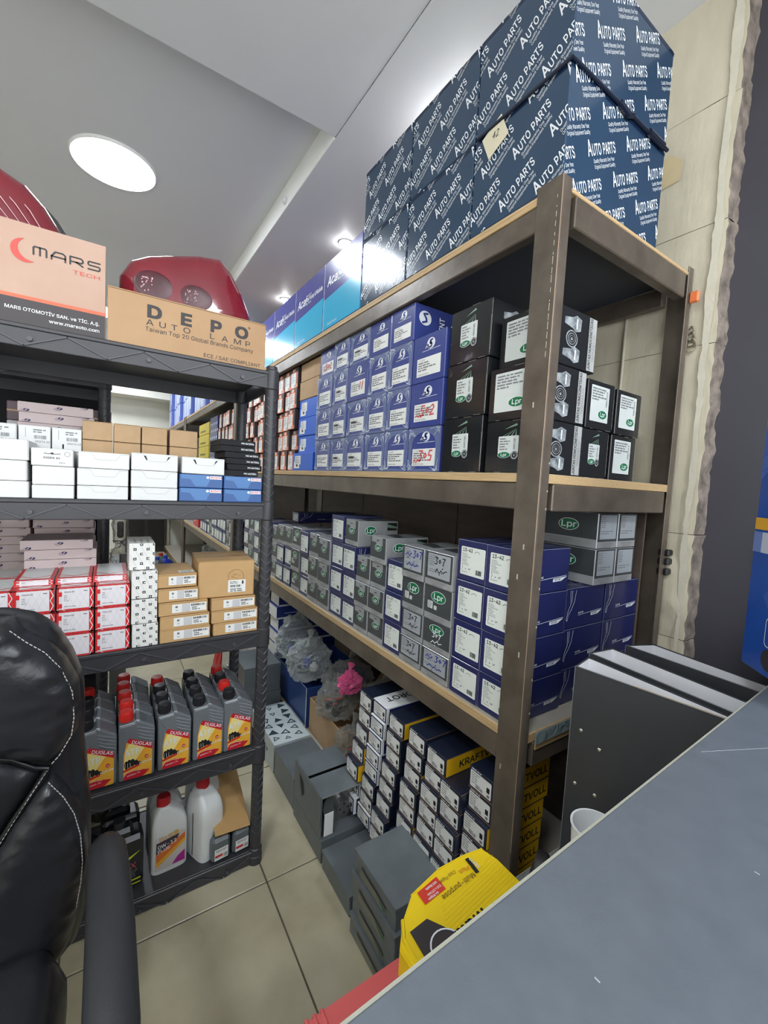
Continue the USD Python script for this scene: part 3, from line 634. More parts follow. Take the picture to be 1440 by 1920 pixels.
# top shelf: navy printed cartons, two rows of three
for row, z in enumerate((2.1885, 2.463)):
    for col, (ya, yb) in enumerate(((.6735, .984), (.988, 1.308), (1.314, 1.636))):
        rbox('auto_carton', 'navy_carton', f'large navy white-lettered carton, {("lower", "upper")[row]} row, {ORD[col]} from near end of top shelf', 'carton', .9025, yb, z, yb - ya, .46, .273, 'navy lettered cartons on the top shelf')
P = Parts(); f = Face((.8985, 1.0, 2.30), (0, -1, 0), (0, 0, 1))
P.add('sheet', M('cream_note', (214, 206, 180), rough=.7), f.solid(affinity.rotate(rect(.06, .09, .135, .165), 24), .0005, .001))
P.add('handwriting', INK, *[f.on(m, .0013) for m in hand('42', .088, .125, .018, .002)])
thing('paper_note', P, 'cream paper note stuck on the near navy carton of the lower row', 'note')
for k, (z0, y0) in enumerate(((2.461, .67),)):
    P = Parts()
    P.add('strap', M('dark_wrap_strap', (26, 34, 52), rough=.25), tube([(.897, y0 + .30, 2.4615), (.897, y0, 2.4615), (1.36, y0 - .003, 2.4615)], .005, 8), tube([(1.1, y0 - .003, 2.461), (1.14, y0 - .006, 2.449), (1.16, y0 - .004, 2.459)], .008, 8), tube([(1.25, y0 - .004, 2.4605), (1.33, y0 - .005, 2.459)], .009, 8))
    thing('carton_strap', P, 'dark twisted film strap lying in the seam between the nearest navy cartons', 'strap')
ys = [1.640, 2.020, 2.405, 2.772, 3.14, 3.5]
for col in range(5):
    rbox('pump_carton', 'pump_carton', f'violet and cyan glossy carton on the top shelf, {ORD[col]} beyond the navy cartons', 'carton', .903, ys[col + 1] - .004, 2.1885, ys[col + 1] - ys[col] - .004, .42, .328, 'violet cartons on the top shelf')
P = Parts(); B_ = M('red_carton', (196, 52, 60), rough=.35)
P.add('body', B_, cbox(.905, 1.3, 3.74, 4.04, 2.19, 2.62, .004)); P.add('edge_print', M('pink_edge', (236, 150, 150), rough=.4), Face((.905, 4.04, 2.19), (0, -1, 0), (0, 0, 1)).on(rect(.0, .0, .3, .43).difference(rect(.02, .02, .28, .41)), .0006)); P.add('label', W, Face((.905, 4.04, 2.19), (0, -1, 0), (0, 0, 1)).on(rect(.18, .25, .27, .32), .0008))
thing('red_carton', P, 'red carton on the top shelf past the violet cartons', 'carton')
n = 0
for col in range(13):
    y0 = 4.06 + col * .318
    for row in range(2):
        if y0 + .3 > 8.45: continue
        rbox('far_blue', 'far_blue_carton', f'blue striped carton far down the top shelf, {ORD[col]} column, {("lower", "upper")[row]} row', 'carton', .905 + .02 * ((col * 7 + row * 3) % 3), y0 + .31, 2.1885 + row * .277, .305, .35, .275, 'blue cartons far down the top shelf')
# middle shelf: blue joint boxes
YS = [2.062, 1.884, 1.730, 1.556, 1.402, 1.251, 1.072]; ZS4 = [1.4975, 1.651, 1.805, 1.966, 2.0995]
KIN = [['joint_wrap', 'joint_blot', 'joint_blot', 'joint_wrap', 'joint_wrap', 'joint_redwrap'],
       ['joint_wrap', 'joint_blot', 'joint_blot', 'joint_wrap', 'joint_wrap', 'joint_red'],
       ['joint_wrap', 'joint_blot', 'joint_eleven', 'joint_wrap', 'joint_wrap', 'joint_plain'],
       ['joint_red', 'joint_blot', 'joint_blot', 'joint_plain', 'joint_plain', None]]
RN = ['bottom', 'second', 'third', 'top']
for r in range(4):
    for c in range(6):
        k = KIN[r][c]
        if not k: continue
        what = {'joint_wrap': 'film-wrapped blue carton', 'joint_blot': 'film-wrapped blue carton with black blot', 'joint_red': 'unwrapped blue carton with red handwriting', 'joint_redwrap': 'wrapped blue carton with red handwriting', 'joint_eleven': 'blue carton with two red strokes', 'joint_plain': 'plain blue carton'}[k]
        rbox(k, 'blue_carton', f'{what}, {ORD[c]} from left in {RN[r]} row, middle shelf', 'box', .913 + R.uniform(-.004, .004) + (.004 if r == 3 else 0), YS[c] - .001, ZS4[r], YS[c] - YS[c + 1] - .004, .24, ZS4[r + 1] - ZS4[r], 'blue cartons on the middle shelf')
zz = [1.4975, 1.596, 1.692, 1.793, 1.895, 2.000, 2.099]
for r in range(6):
    k = 'bright_blue' if r < 4 else 'kraft_box'
    rbox(k, 'small_blue_box' if r < 4 else 'cardboard_box', f'{"bright blue box" if r < 4 else "plain cardboard box"}, {ORD[r]} up, in stack left of the wrapped blue cartons', 'box', (.926, .934, .930, .932, .93, .934)[r] + (-.012 if r == 0 else 0), 2.352 + (.03 if r == 0 else .0), zz[r], .262 if r else .29, .2, zz[r + 1] - zz[r], 'small boxes stacked left of the blue cartons')
# black boot cartons
for r, (z0, z1) in enumerate(((1.4975, 1.666), (1.666, 1.832), (1.832, 1.996))):
    rbox('boot_small', 'black_carton', f'black carton with small white label beside the blue cartons, {("bottom", "middle", "top")[r]} of its stack', 'box', .914, 1.062 - r * .004, z0, .172, .2, z1 - z0, 'black cartons on the middle shelf')
for r, (z0, z1) in enumerate(((1.4975, 1.640), (1.640, 1.786), (1.786, 1.936))):
    rbox('boot_small' if r == 0 else 'boot_big', 'black_carton', f'black carton with pictured end behind near post, {("bottom", "middle", "top")[r]} of its stack', 'box', .914 + (.03 if r == 2 else 0), .872, z0, .172, .197, z1 - z0, 'black cartons on the middle shelf')
for c, (x0, x1, y) in enumerate(((1.116, 1.252, .705), (1.288, 1.430, .715))):
    for r, (z0, z1) in enumerate(((1.4975, 1.638), (1.6385, 1.776))):
        k = 'boot_small' if (c, r) == (0, 0) else 'boot_big'
        put(k, 'black_carton', f'black carton facing the shelf end, {("left", "right")[c]} stack, {("lower", "upper")[r]}', 'box', (x0 + (.012 if r else 0), y, z0 + .0006), 0, (x1 - x0, .2, z1 - z0 - .0012), 'black cartons on the middle shelf')
# orange boxes
n = 0
for c in range(10):
    for r in range(5):
        if c > 8 and r > 3: continue
        y = 2.485 + c * .116 + (.0 if r % 2 else .012)
        if y > 3.56: continue
        rbox('orange_box', 'orange_box', f'small orange bordered box, {ORD[c]} column beyond the cardboard boxes, {ORD[r]} row up', 'box', .925 + R.uniform(-.012, .02), y, 1.4975 + r * .1205, .112, .15, .119, 'orange bordered boxes on the middle shelf')
for c in range(6):
    for r in range(4):
        rbox('orange_box', 'orange_box', f'orange bordered box in the middle bay, {ORD[c]} column past its post, {ORD[r]} row up', 'box', .93 + R.uniform(-.01, .015), 3.86 + c * .117, 1.4975 + r * .135, .112, .15, .133, 'orange bordered boxes of the middle bay')
def dotted():
    P = Parts(); P.add('body', NAVY, cbox(.93, 1.2, 4.50, 4.86, 1.4975, 2.04, .004)); f = Face((.93, 4.86, 1.4975), (0, -1, 0), (0, 0, 1))
    P.add('dots', M('pale_blue_print', (170, 180, 220), rough=.4), *[f.on(affinity.rotate(ell(.05 + .09 * a + (.04 if b % 2 else 0), .05 + .07 * b, .03, .012), 20), .0006) for a in range(4) for b in range(7)])
    thing('dotted_carton', P, 'tall dark blue carton with pale ovals on the middle bay shelf', 'carton')
    for k in range(4):
        P = Parts(); P.add('body', M('mustard_carton', (196, 176, 40), rough=.4), cbox(.93, 1.2, 4.92, 5.5, 1.4975 + .13 * k, 1.625 + .13 * k, .004)); P.add('print', M('dark_olive', (110, 100, 30), rough=.5), Face((.93, 5.5, 1.4975 + .13 * k), (0, -1, 0), (0, 0, 1)).on(rect(.1, .03, .4, .05), .0006))
        thing('yellow_carton', P, f'mustard yellow carton past the dotted carton, {ORD[k]} from the board', 'carton')
dotted()
# lower shelf: brake pad boxes
YL = [.957, .836, .716]; ZL = [.8135, .924, 1.046, 1.170, 1.294]
LC = ['left', 'right']
for c in range(2):
    for r in range(4):
        rbox('pad_1342', 'navy_pad_box', f'navy box numbered 13-42, {LC[c]} column beside the near post, {RN[r]} row', 'box', .912 + R.uniform(-.002, .003), YL[c], ZL[r], .1205, .216, ZL[r + 1] - ZL[r], 'navy 13-42 boxes on the lower shelf')
for c, x in enumerate((1.130, 1.342)):
    for r in range(3):
        rbox('pad_1342', 'navy_pad_box', f'navy box behind the near 13-42 boxes, {("first", "second")[c]} back, {("lowest", "middle", "upper")[r]} row', 'box', x + .006, .842, ZL[r], .12, .203, ZL[r + 1] - ZL[r], 'navy boxes behind the 13-42 boxes')
for c, x in enumerate((1.252, 1.368)):
    for r, (z0, z1) in enumerate(((1.171, 1.284), (1.285, 1.396))):
        put('silver_none', 'silver_pad_box', f'black and silver box facing the shelf end on navy boxes, {("left", "right")[c]}, {("lower", "upper")[r]}', 'box', (x, .712, z0), 0, (.112, .26, z1 - z0 - .001), 'boxes facing the shelf end')
Z5 = [.8135, .906, 1.005, 1.121, 1.236]
for c, (a, b) in enumerate(((1.232, 1.102), (1.102, .960))):
    st_ = (('black', 'black', 'logo', 'blue'), ('blue', 'white', 'logo', 'black'))[c]
    for r in range(4):
        hw = {'black': 'black handwriting', 'blue': 'blue handwriting', 'logo': 'a green oval', 'white': 'white handwriting'}[st_[r]]
        rbox('silver_' + st_[r], 'silver_pad_box', f'silver box with {hw}, {LC[c]} column left of 13-42 boxes, {RN[r]} row', 'box', .912 + R.uniform(-.006, .004) - (.006 if r == 3 else 0), a - .002, Z5[r], a - b - .006, .21, Z5[r + 1] - Z5[r], 'handwritten silver boxes')
COLS = [  # y far, y near, kinds from the bottom up, tops
    (1.349, 1.233, ['pad_1337'] * 3, [.928, 1.042, 1.163]),
    (1.466, 1.350, ['silver_flap'] * 4, [.918, 1.026, 1.132, 1.238]),
    (1.581, 1.467, ['silver_flap'] * 3, [.918, 1.026, 1.137]),
    (1.704, 1.583, ['pad_0147'] * 3 + ['silver_flap'], [.920, 1.046, 1.167, 1.282]),
    (1.830, 1.706, ['pad_0147'] * 4, [.925, 1.045, 1.166, 1.290]),
    (1.964, 1.832, ['silver_flap'] * 3, [.919, 1.037, 1.160]),
    (2.093, 1.966, ['silver_flap'] * 3, [.922, 1.048, 1.170]),
    (2.212, 2.095, ['pad_0147'] * 3, [.920, 1.037, 1.165]),
    (2.340, 2.214, ['silver_logo'] * 3, [.923, 1.050, 1.172]),
    (2.466, 2.342, ['pad_0147'] * 2 + ['silver_flap'], [.926, 1.046, 1.160]),
    (2.595, 2.468, ['pad_0147'] * 2 + ['silver_flap'], [.924, 1.040, 1.160]),
    (2.70, 2.598, ['silver_flap'] * 3, [.922, 1.033, 1.145]),
    (2.83, 2.705, ['pad_0147'] * 3, [.922, 1.04, 1.15]), (2.96, 2.835, ['silver_logo'] * 3, [.922, 1.04, 1.15]), (3.09, 2.965, ['pad_0147'] * 3, [.922, 1.04, 1.15]),
    (3.22, 3.095, ['silver_flap'] * 3, [.922, 1.04, 1.15]), (3.35, 3.225, ['pad_0147'] * 3, [.922, 1.04, 1.15])]
for c, (a, b, ks, tops) in enumerate(COLS):
    z = .8135
    for r, (k, t) in enumerate(zip(ks, tops)):
        nav = k.startswith('pad')
        rbox(k, 'navy_pad_box' if nav else 'silver_pad_box', f'{"navy labelled box" if nav else "grey box with green oval"}, {ORD[c]} column left of handwritten boxes, {ORD[r]} row', 'box', .912 + R.uniform(-.004, .006), a, z, a - b, .21, t - z, 'brake part boxes along the lower shelf')
        z = t
put('pad_0147', 'navy_pad_box', 'long navy box lying across the tops far left on lower shelf', 'box', (1.10, 2.83, 1.1505), (0, 0, -90), (.11, .44, .07))
for c in range(12):
    for r in range(2):
        k = 'pad_0147' if c not in (1, 7) else 'silver_flap'
        rbox(k, 'navy_pad_box' if k[0] == 'p' else 'silver_pad_box', f'pale-labelled box in the middle bay, {ORD[c]} column past its post, {ORD[r]} row', 'box', .915 + R.uniform(-.003, .006), 3.86 + c * .122, .8135 + r * .118, .119, .2, .117, 'pale-labelled boxes of the middle bay')
P = Parts(); P.add('body', B_, cbox(.92, 1.15, 5.36, 5.7, .8135, .99, .004)); P.add('label', W, Face((.92, 5.7, .8135), (0, -1, 0), (0, 0, 1)).on(ell(.12, .09, .04), .0008))
thing('red_box', P, 'red box with white spot beyond the pale-labelled boxes', 'box')
# bottom shelf: filter boxes in leaning columns
FC = [(1.352, 7, .612), (1.250, 8, .622), (1.142, 8, .618), (1.022, 8, .628), (.925, 8, .618), (.832, 7, .557), (.738, 8, .646)]
for c, (yn, n, top) in enumerate(FC):
    h = (top - .1235) / n
    for r in range(n):
        white = (c == 0 and r < 2) or (c == 1 and (r == 0 or r == 7 or 3 <= r <= 6))
        out = .030 * (1 - r / n) + R.uniform(-.006, .006) + (.018 if (c, r) in ((0, 0), (0, 2), (2, 0), (2, 1), (3, 0), (3, 1)) else 0)
        back = .02 if (c == 6) else 0
        yf = yn + .0935 + (.040 * (1 - r / n) if c < 5 else .01 * (1 - r / n)) - (.02 if c < 5 else 0)
        yel = c == 6 or (c, r) in ((4, 7), (2, 7), (0, 4), (0, 3), (0, 2), (2, 0), (3, 0), (3, 1), (3, 2), (4, 3), (3, 5)); rbox('filter_white' if white else 'filter_yellow' if yel else 'filter_box', 'white_filter_box' if white else 'navy_filter_box', f'{"white and navy" if white else "dark navy and yellow" if yel else "dark navy"} filter box, bottom shelf, {ORD[c]} column from left, {ORD[r]} up', 'box', .882 - out + back, yf, .1235 + r * h, .094, .27 if c != 6 else .25, h, 'filter boxes on the bottom shelf')
# ---- bottom shelf, far part: navy stack, cartons and bags
for k in range(7):
    P = Parts(); z = .1235 + k * .083; x0 = .935 + R.uniform(-.008, .008)
    P.add('body', M('plain_blue_carton', (38, 58, 132), rough=.35), cbox(x0, x0 + .42, 2.585, 2.745, z, z + .081, .002))
    P.add('edge_band', WINK, Face((x0, 2.585, z), (1, 0, 0), (0, 0, 1)).on(rect(.001, .001, .42, .014), .0006)); P.add('label', W, Face((x0, 2.745, z), (0, -1, 0), (0, 0, 1)).on(rect(.004, .004, .156, .077), .0006))
    P.add('side_print', M('pale_blue_print', (170, 180, 220), rough=.4), Face((x0, 2.585, z), (1, 0, 0), (0, 0, 1)).on(rect(.05, .035, .2, .042), .0008))
    if k == 6: P.add('lid', W, cbox(x0 + .002, x0 + .418, 2.587, 2.743, z + .081, z + .0825, .0005))
    thing('long_blue_box', P, f'long blue box with white edge behind the bags, {ORD[k]} from the bottom board', 'box')
def open_carton(name, x0, x1, y0, y1, z0, z1, mat, label, flap=True, band=None):
    P = Parts(); t = .004
    P.add('body', mat, cbox(x0, x0 + t, y0, y1, z0, z1, .001), cbox(x1 - t, x1, y0, y1, z0, z1, .001), cbox(x0 + t, x1 - t, y0, y0 + t, z0, z1, .001), cbox(x0 + t, x1 - t, y1 - t, y1, z0, z1, .001), cbox(x0, x1, y0, y1, z0, z0 + t, .001))
    if flap:
        V, F = cbox(-.16, 0, y0 + .01, y1 - .01, -.002, .002, .0008); a = .9
        V = np.c_[V[:, 0] * math.cos(a), V[:, 1], V[:, 0] * math.sin(a)] * [1, 1, 1] + [x1 + .09, 0, z1 + .12]; P.add('flap', mat, (V, F))
    if band: P.add('edge_band', band, Face((x0, y1, z0), (0, -1, 0), (0, 0, 1)).on(rect(0, 0, y1 - y0, z1 - z0).difference(rect(.008, .01, y1 - y0 - .008, z1 - z0 - .002)), .0007))
    thing(name, P, label, 'carton')
open_carton('blue_open_carton', .905, 1.30, 2.02, 2.55, .1235, .34, M('blue_panel_carton', (44, 72, 130), rough=.35), 'open blue carton with white edges under the clear bags', False, WINK)
open_carton('brown_open_carton', .915, 1.32, 1.64, 2.0, .1235, .30, KRAFT, 'open brown carton full of bagged parts on the bottom shelf')
BAG = clear_film('clear_bag', (205, 212, 212), .24, rough=.06, bump=.7, bscale=40, gloss=1.0, rim=.5)
BAGG = clear_film('grey_bag', (150, 152, 146), .24, rough=.07, bump=.7, bscale=40, gloss=1.0, rim=.4)
PINK = clear_film('pink_bag', (232, 96, 150), .6, rough=.2, bump=1.0, bscale=30)
def crumple(c, s, seed, sub=5, amp=.35, sq=1.0):
    m = trimesh.creation.icosphere(sub, 1.0); v = np.array(m.vertices); sd = seed * 1.37
    rid = lambda f, k: (1 - 2 * np.abs(meshkit.noise(v * f + sd, seed + k) - .5)) ** 3
    n = .60 + .30 * meshkit.fbm(v * 1.3 + sd, 2, seed) + .24 * rid(1.8, 1) + .15 * rid(3.6, 2) + .06 * rid(8, 3)
    v = v * n[:, None] * s; v[:, 2] = np.maximum(v[:, 2], -s[2] * .72)
    return v + c, np.array(m.faces)
LRED0 = M('bagged_red_plastic', (190, 60, 44), rough=.4); RUB = M('black_rubber', (34, 32, 32), rough=.55); RUBB = M('blue_cap_plastic', (40, 60, 160), rough=.35); STL = M('bag_metal', (150, 150, 150), rough=.3, metal=.8)
def bag(name, c, s, seed, mat, label, inside, rz=0):
    P = Parts(); rng = random.Random(seed); s = np.array(s)
    P.add('film', mat, crumple(np.zeros(3), s, seed), smooth=12)
    tie = [(0, 0, s[2] * .7), (s[0] * .1, .01, s[2] * 1.1), (s[0] * .3, .02, s[2] * 1.35)]
    P.add('gathered_neck', mat, tube(tie, [.03 * s[0] / .12, .008, .022], 9), smooth=40)
    for k in range(4):
        p = np.array([rng.uniform(-.4, .4) * s[0], rng.uniform(-.4, .4) * s[1], rng.uniform(-.5, .0) * s[2]]); r = min(s) * (rng.uniform(.22, .34) if inside == 'boots' else rng.uniform(.14, .24))
        if inside == 'boots': P.add(f'rubber_boot#{k}', RUB, lathe([(r * .5, -r)] + [(r * (.55 + .08 * q + (.12 if q % 2 else 0)), -r + r * .4 * q) for q in range(6)] + [(r * .4, r)], 16, p), smooth=40); P.add(f'red_clip#{k}', LRED0, cbox(*(p[0] + np.array([-.02, .02])), *(p[1] + np.array([-.006, .006])), p[2] + r, p[2] + r + .008, .002))
        else: P.add(f'bagged_part#{k}', [RUBB, STL, RUB, W][k], lathe([(0, -r), (r * .8, -r), (r, -r * .6), (r, r * .3), (r * .5, r * .5), (r * .45, r), (0, r)], 16, p), smooth=40)
    thing(name, P, label, 'bag', None, c, (0, 0, rz))
bag('clear_bag', (1.00, 2.42, .46), (.13, .13, .15), 3, BAG, 'large clear bag of blue-capped parts on the blue open carton', 'caps', 10)
bag('clear_bag', (.985, 2.17, .42), (.12, .12, .12), 5, BAG, 'crumpled clear bag sagging over the blue carton front', 'caps', 40)
bag('clear_bag', (1.10, 1.93, .385), (.13, .13, .10), 8, BAGG, 'smooth grey-clear bag lying on the brown carton', 'caps', 0)
bag('clear_bag', (.965, 1.80, .36), (.10, .10, .09), 9, BAGG, 'grey crumpled bag of rubber boots below the pink bag', 'boots', 0)
bag('clear_bag', (.955, 1.60, .225), (.085, .085, .12), 12, BAGG, 'clear bag of dark rubber parts on bare board beside filter boxes', 'boots', 0)
bag('clear_bag', (1.15, 1.66, .36), (.12, .10, .13), 17, BAGG, 'dark grey bag slumped behind the one by filter boxes', 'boots', 0)
bag('pink_bag', (.985, 1.71, .49), (.06, .045, .06), 21, PINK, 'small pink knotted bag on top of the grey bags', 'caps')
P = Parts(); P.add('strip', M('red_plastic_scrap', (196, 52, 48), rough=.4), cbox(.93, .955, 1.50, 1.545, .124, .128, .001), cbox(.935, .985, 1.495, 1.51, .126, .131, .001))
thing('red_scrap', P, 'small red plastic scrap lying on the bare bottom board', 'scrap')
P = Parts(); P.add('rod', RUB, tube([(.925, 1.475, .126), (.925, 1.47, .20), (.93, 1.468, .215)], .0025, 6), tube([(.925, 1.445, .126), (.925, 1.44, .185), (.93, 1.438, .20)], .0025, 6), tube([(.925, 1.475, .127), (.925, 1.445, .127)], .0025, 6))
thing('metal_clip', P, 'thin black wire clip standing on the bottom board', 'clip')
P = Parts(); P.add('ribbon', M('yellow_plastic', (206, 180, 60), rough=.4), *[tube([(1.2 + .05 * a, 1.78 + .05 * b, .55 + .02 * a * b), (1.24, 1.74 + .03 * a, .60 - .02 * b), (1.3, 1.7 + .06 * b, .56)], .008, 6) for a, b in ((0, 1), (1, 0), (1, 1))])
thing('yellow_ribbon', P, 'crumpled yellow ribbon in the shadow behind the bags', 'ribbon')
# ---- far bottom bays: bags and bottles behind the aisle end
for k, (y, s) in enumerate(((4.3, (.2, .25, .25)), (4.9, (.2, .25, .3)), (5.6, (.2, .28, .28)))):
    bag('far_bag', (1.16, y, .124 + s[2] * .72), s, 31 + k, BAG, f'blue and clear bag on bottom board of middle bay, {ORD[k]} from its post', 'caps')
# ---- boxes on the floor in front of the shelf
def floor_box(y0, y1, z0, h, x0, d, label, slot=True, lip=.0, open_end=False, white=False):
    P = Parts(); w = y1 - y0; o = x0
    if white:
        P.add('body', M('teal_white_carton', (196, 206, 208), rough=.35), cbox(o, o + d, y0, y1, z0, z0 + h, .002)); rng = random.Random(4)
        t = Face((o, y1, z0 + h), (0, -1, 0), (1, 0, 0)); f = Face((o, y1, z0), (0, -1, 0), (0, 0, 1)); k = M('dark_teal_print', (40, 62, 70), rough=.4)
        tri = lambda u, v, s: (lambda q: q.difference(q.buffer(-s * .12)) if rng.random() < .5 else q)(affinity.rotate(Polygon([(u, v), (u + s * .9, v + s * .2), (u + s * .3, v + s * .8)]), rng.uniform(0, 120))).intersection(sbox(.001, .001, w - .001, d - .001))
        P.add('triangle_print', k, *[t.on(tri(.01 + .06 * a + .02 * (b % 2), .01 + .06 * b, rng.uniform(.035, .06)), .0006) for a in range(int(w / .06)) for b in range(3)], *[f.on(tri(.02 + .06 * a, .06, .035), .0006) for a in range(int(w / .07))])
    else:
        if open_end:
            t = .003; m = GREYB
            P.add('body', m, cbox(o, o + t, y0, y1, z0, z0 + h, .001), cbox(o + d - t, o + d, y0, y1, z0, z0 + h, .001), cbox(o + t, o + d - t, y0, y1, z0, z0 + t, .001), cbox(o + t, o + d - t, y0, y0 + w * .46, z0 + h - t, z0 + h, .001), cbox(o + t, o + d - t, y0 + w * .52, y1, z0 + h - t, z0 + h, .001), cbox(o + t, o + d - t, y1 - t, y1, z0, z0 + h - t, .001))
            P.add('loose_flap', m, cbox(o - .004, o - .001, y0 + .002, y1 - .03, z0 + h * .3, z0 + h + .004, .001)); P.add('white_flap', W, cbox(o + .012, o + .05, y0 - .004, y0 - .001, z0 + .01, z0 + h * .6, .001))
            P.add('brake_disc', STL, *[ (lambda q: (np.c_[q[0][:, 0], q[0][:, 2], q[0][:, 1]] + [o + d * .55, y0 + .05, z0 + h * .45], q[1][:, ::-1]))(lathe(pr, 28)) for pr in ([(.03, 0), (.075, 0), (.075, .012), (.03, .012), (.03, 0)], [(.0, -.03), (.028, -.03), (.03, -.005), (.03, .012), (0, .012)])], smooth=30)
            P.add('disc_holes', INK, *[(lambda q: (np.c_[q[0][:, 0], q[0][:, 2], q[0][:, 1]] + [o + d * .55 + .018 * math.cos(a), y0 + .0185, z0 + h * .45 + .018 * math.sin(a)], q[1][:, ::-1]))(lathe([(0, -.0008), (.004, -.0008), (.004, .0)], 10)) for a in np.arange(4) * PI / 2])
        else:
            P.add('body', GREYB, cbox(o, o + d, y0, y1, z0, z0 + h, .002)); P.add('lid', GREYB, cbox(o - .0025, o + d + .001, y0 - .001, y1 + .001, z0 + h - .012, z0 + h + .0015, .001))
        f = Face((o - (.0005 if not open_end else .0045), y1, z0), (0, -1, 0), (0, 0, 1))
        if slot:
            P.add('torn_slot', INK, f.on(Polygon([(w * .2, h * .66), (w * .34, h * .60), (w * .5, h * .58), (w * .7, h * .52), (w * .8, h * .46), (w * .79, h * .38), (w * .6, h * .47), (w * .36, h * .50), (w * .2, h * .56)]), .0008))
            P.add('faint_print', M('faint_grey_print', (120, 118, 104), rough=.5), f.on(rect(w * .18, h * .1, w * .78, h * .45), .0006)); P.add('green_corner', M('dull_green', (56, 96, 80), rough=.5), f.on(Polygon([(w * .55, h * .44), (w * .78, h * .34), (w * .76, h * .14)]), .001))
        if open_end: P.add('wheel_print', INK, f.on(Polygon([(w * .22, h * .85), (w * .38, h * .75), (w * .42, h * .5), (w * .35, h * .35)]), .0008))
        P.add('edge_wear', M('worn_edge', (170, 168, 158), rough=.8), f.on(rect(0, h - .0014, w, h), .001), Face((o, y0, z0), (1, 0, 0), (0, 0, 1)).on(rect(0, h - .0016, d, h), .0008))
    thing('floor_carton', P, label, 'carton')
floor_box(1.92, 2.30, 0, .145, .70, .19, 'white carton with dark triangles on the floor, farthest of the row', white=True)
floor_box(1.655, 1.905, 0, .14, .70, .19, 'plain slate grey carton on the floor beside the white triangle carton', slot=False)
floor_box(1.36, 1.63, .092, .165, .69, .195, 'slate carton with open end showing a metal disc, upper of two', slot=False, open_end=True)
floor_box(1.355, 1.635, 0, .09, .692, .195, 'low slate carton on the floor under the one with the disc', slot=False)
floor_box(1.125, 1.338, 0, .072, .69, .2, 'low slate carton on the floor left of the stack of four', slot=False)
for k in range(4):
    floor_box(.848 + (.01 if k % 2 else 0), 1.088, -.0 + k * .071, .070, .672 + .006 * (k % 2), .2, f'slate carton with a torn dark slot in the near floor stack, {ORD[k]} from the floor')

# ================================================================== black plastic racks, left
PLAS = M('black_plastic', (58, 58, 62), rough=.42, var=.12, vscale=20, bump=.12, bscale=160)
PLASH = M('plastic_rib', (72, 72, 78), rough=.35)
def plastic_rack(x0, x1, y0, y1, levels, label, ribs=True, top=1.835):
    P = Parts(); r = .0205
    for n_, (px, py) in enumerate(((x0 + r, y0 + r), (x1 - r, y0 + r), (x0 + r, y1 - r), (x1 - r, y1 - r))):
        P.add(f'post#{n_}', PLAS, lathe([(r * .8, 0), (r, .01), (r, top - .012), (r * .86, top), (0, top)], 20, (px, py, 0)), smooth=40)
        ch = []
        for z in np.arange(.12, top - .10, .030):
            if any(l - .08 < z < l + .02 for l in levels): continue
            for s in (-1, 1):
                a0, a1 = -PI / 2, -PI / 2 + s * 1.1
                ch.append(tube([(px + (r + .0005) * math.cos(a), py + (r + .0005) * math.sin(a), z + .018 * t) for t, a in ((0, a0), (.5, (a0 + a1) / 2), (1, a1))], .0016, 5))
        P.add(f'chevron_relief#{n_}', PLASH, *ch, smooth=40)
    for l in levels:
        P.add(f'shelf#{l}', PLAS, cbox(x0 + .02, x1 - .02, y0 + .012, y1 - .012, l - .012, l, .003), cbox(x0 + .01, x1 - .01, y0 + .006, y0 + .012, max(l - .058, .002), l + .001, .002), cbox(x0 + .01, x1 - .01, y1 - .012, y1 - .006, max(l - .058, .002), l + .001, .002),
              cbox(x0 + .006, x0 + .012, y0 + .01, y1 - .01, max(l - .058, .002), l + .001, .002), cbox(x1 - .012, x1 - .006, y0 + .01, y1 - .01, max(l - .058, .002), l + .001, .002), cbox(x0 + .03, x1 - .03, y0 + .003, y0 + .013, l - .012, l + .001, .003))
        for px, py in ((x0 + r, y0 + r), (x1 - r, y0 + r), (x0 + r, y1 - r), (x1 - r, y1 - r)):
            P.add(f'collar#{l}{px}{py}', PLAS, lathe([(r, max(-.062, .001 - l)), (r + .004, max(-.058, .002 - l)), (r + .004, .004), (r, .008)], 20, (px, py, l)), smooth=40)
        if ribs:
            f = Face((x0, y0 + .006, l - .058), (1, 0, 0), (0, 0, 1)); n = 9; a = np.linspace(.045, x1 - x0 - .045, n + 1)
            for k in range(n):
                P.add(f'rib#{l}{k}', PLASH, f.solid(stroke([(a[k], .044 if k % 2 else .004), (a[k + 1], .004 if k % 2 else .044)], .003), -.001, .004))
            for k in (2, 5, 8): P.add(f'peg#{l}{k}', PLASH, f.solid(ell(a[k] + .012, .022, .006), -.001, .007))
    P.add('foot', PLAS, *[lathe([(0, 0), (r + .006, 0), (r + .006, .03), (r, .036)], 16, q) for q in ((x0 + r, y0 + r, 0), (x1 - r, y0 + r, 0), (x0 + r, y1 - r, 0), (x1 - r, y1 - r, 0))])
    thing('plastic_rack', P, label, 'shelf')
LV = [.052, .455, .897, 1.358, 1.815]
plastic_rack(-.41, .505, 1.474, 1.90, LV, 'near black plastic rack with zigzag ribbed shelf fronts')
plastic_rack(-.93, .015, 1.985, 2.40, LV, 'black plastic rack half hidden behind the near rack')

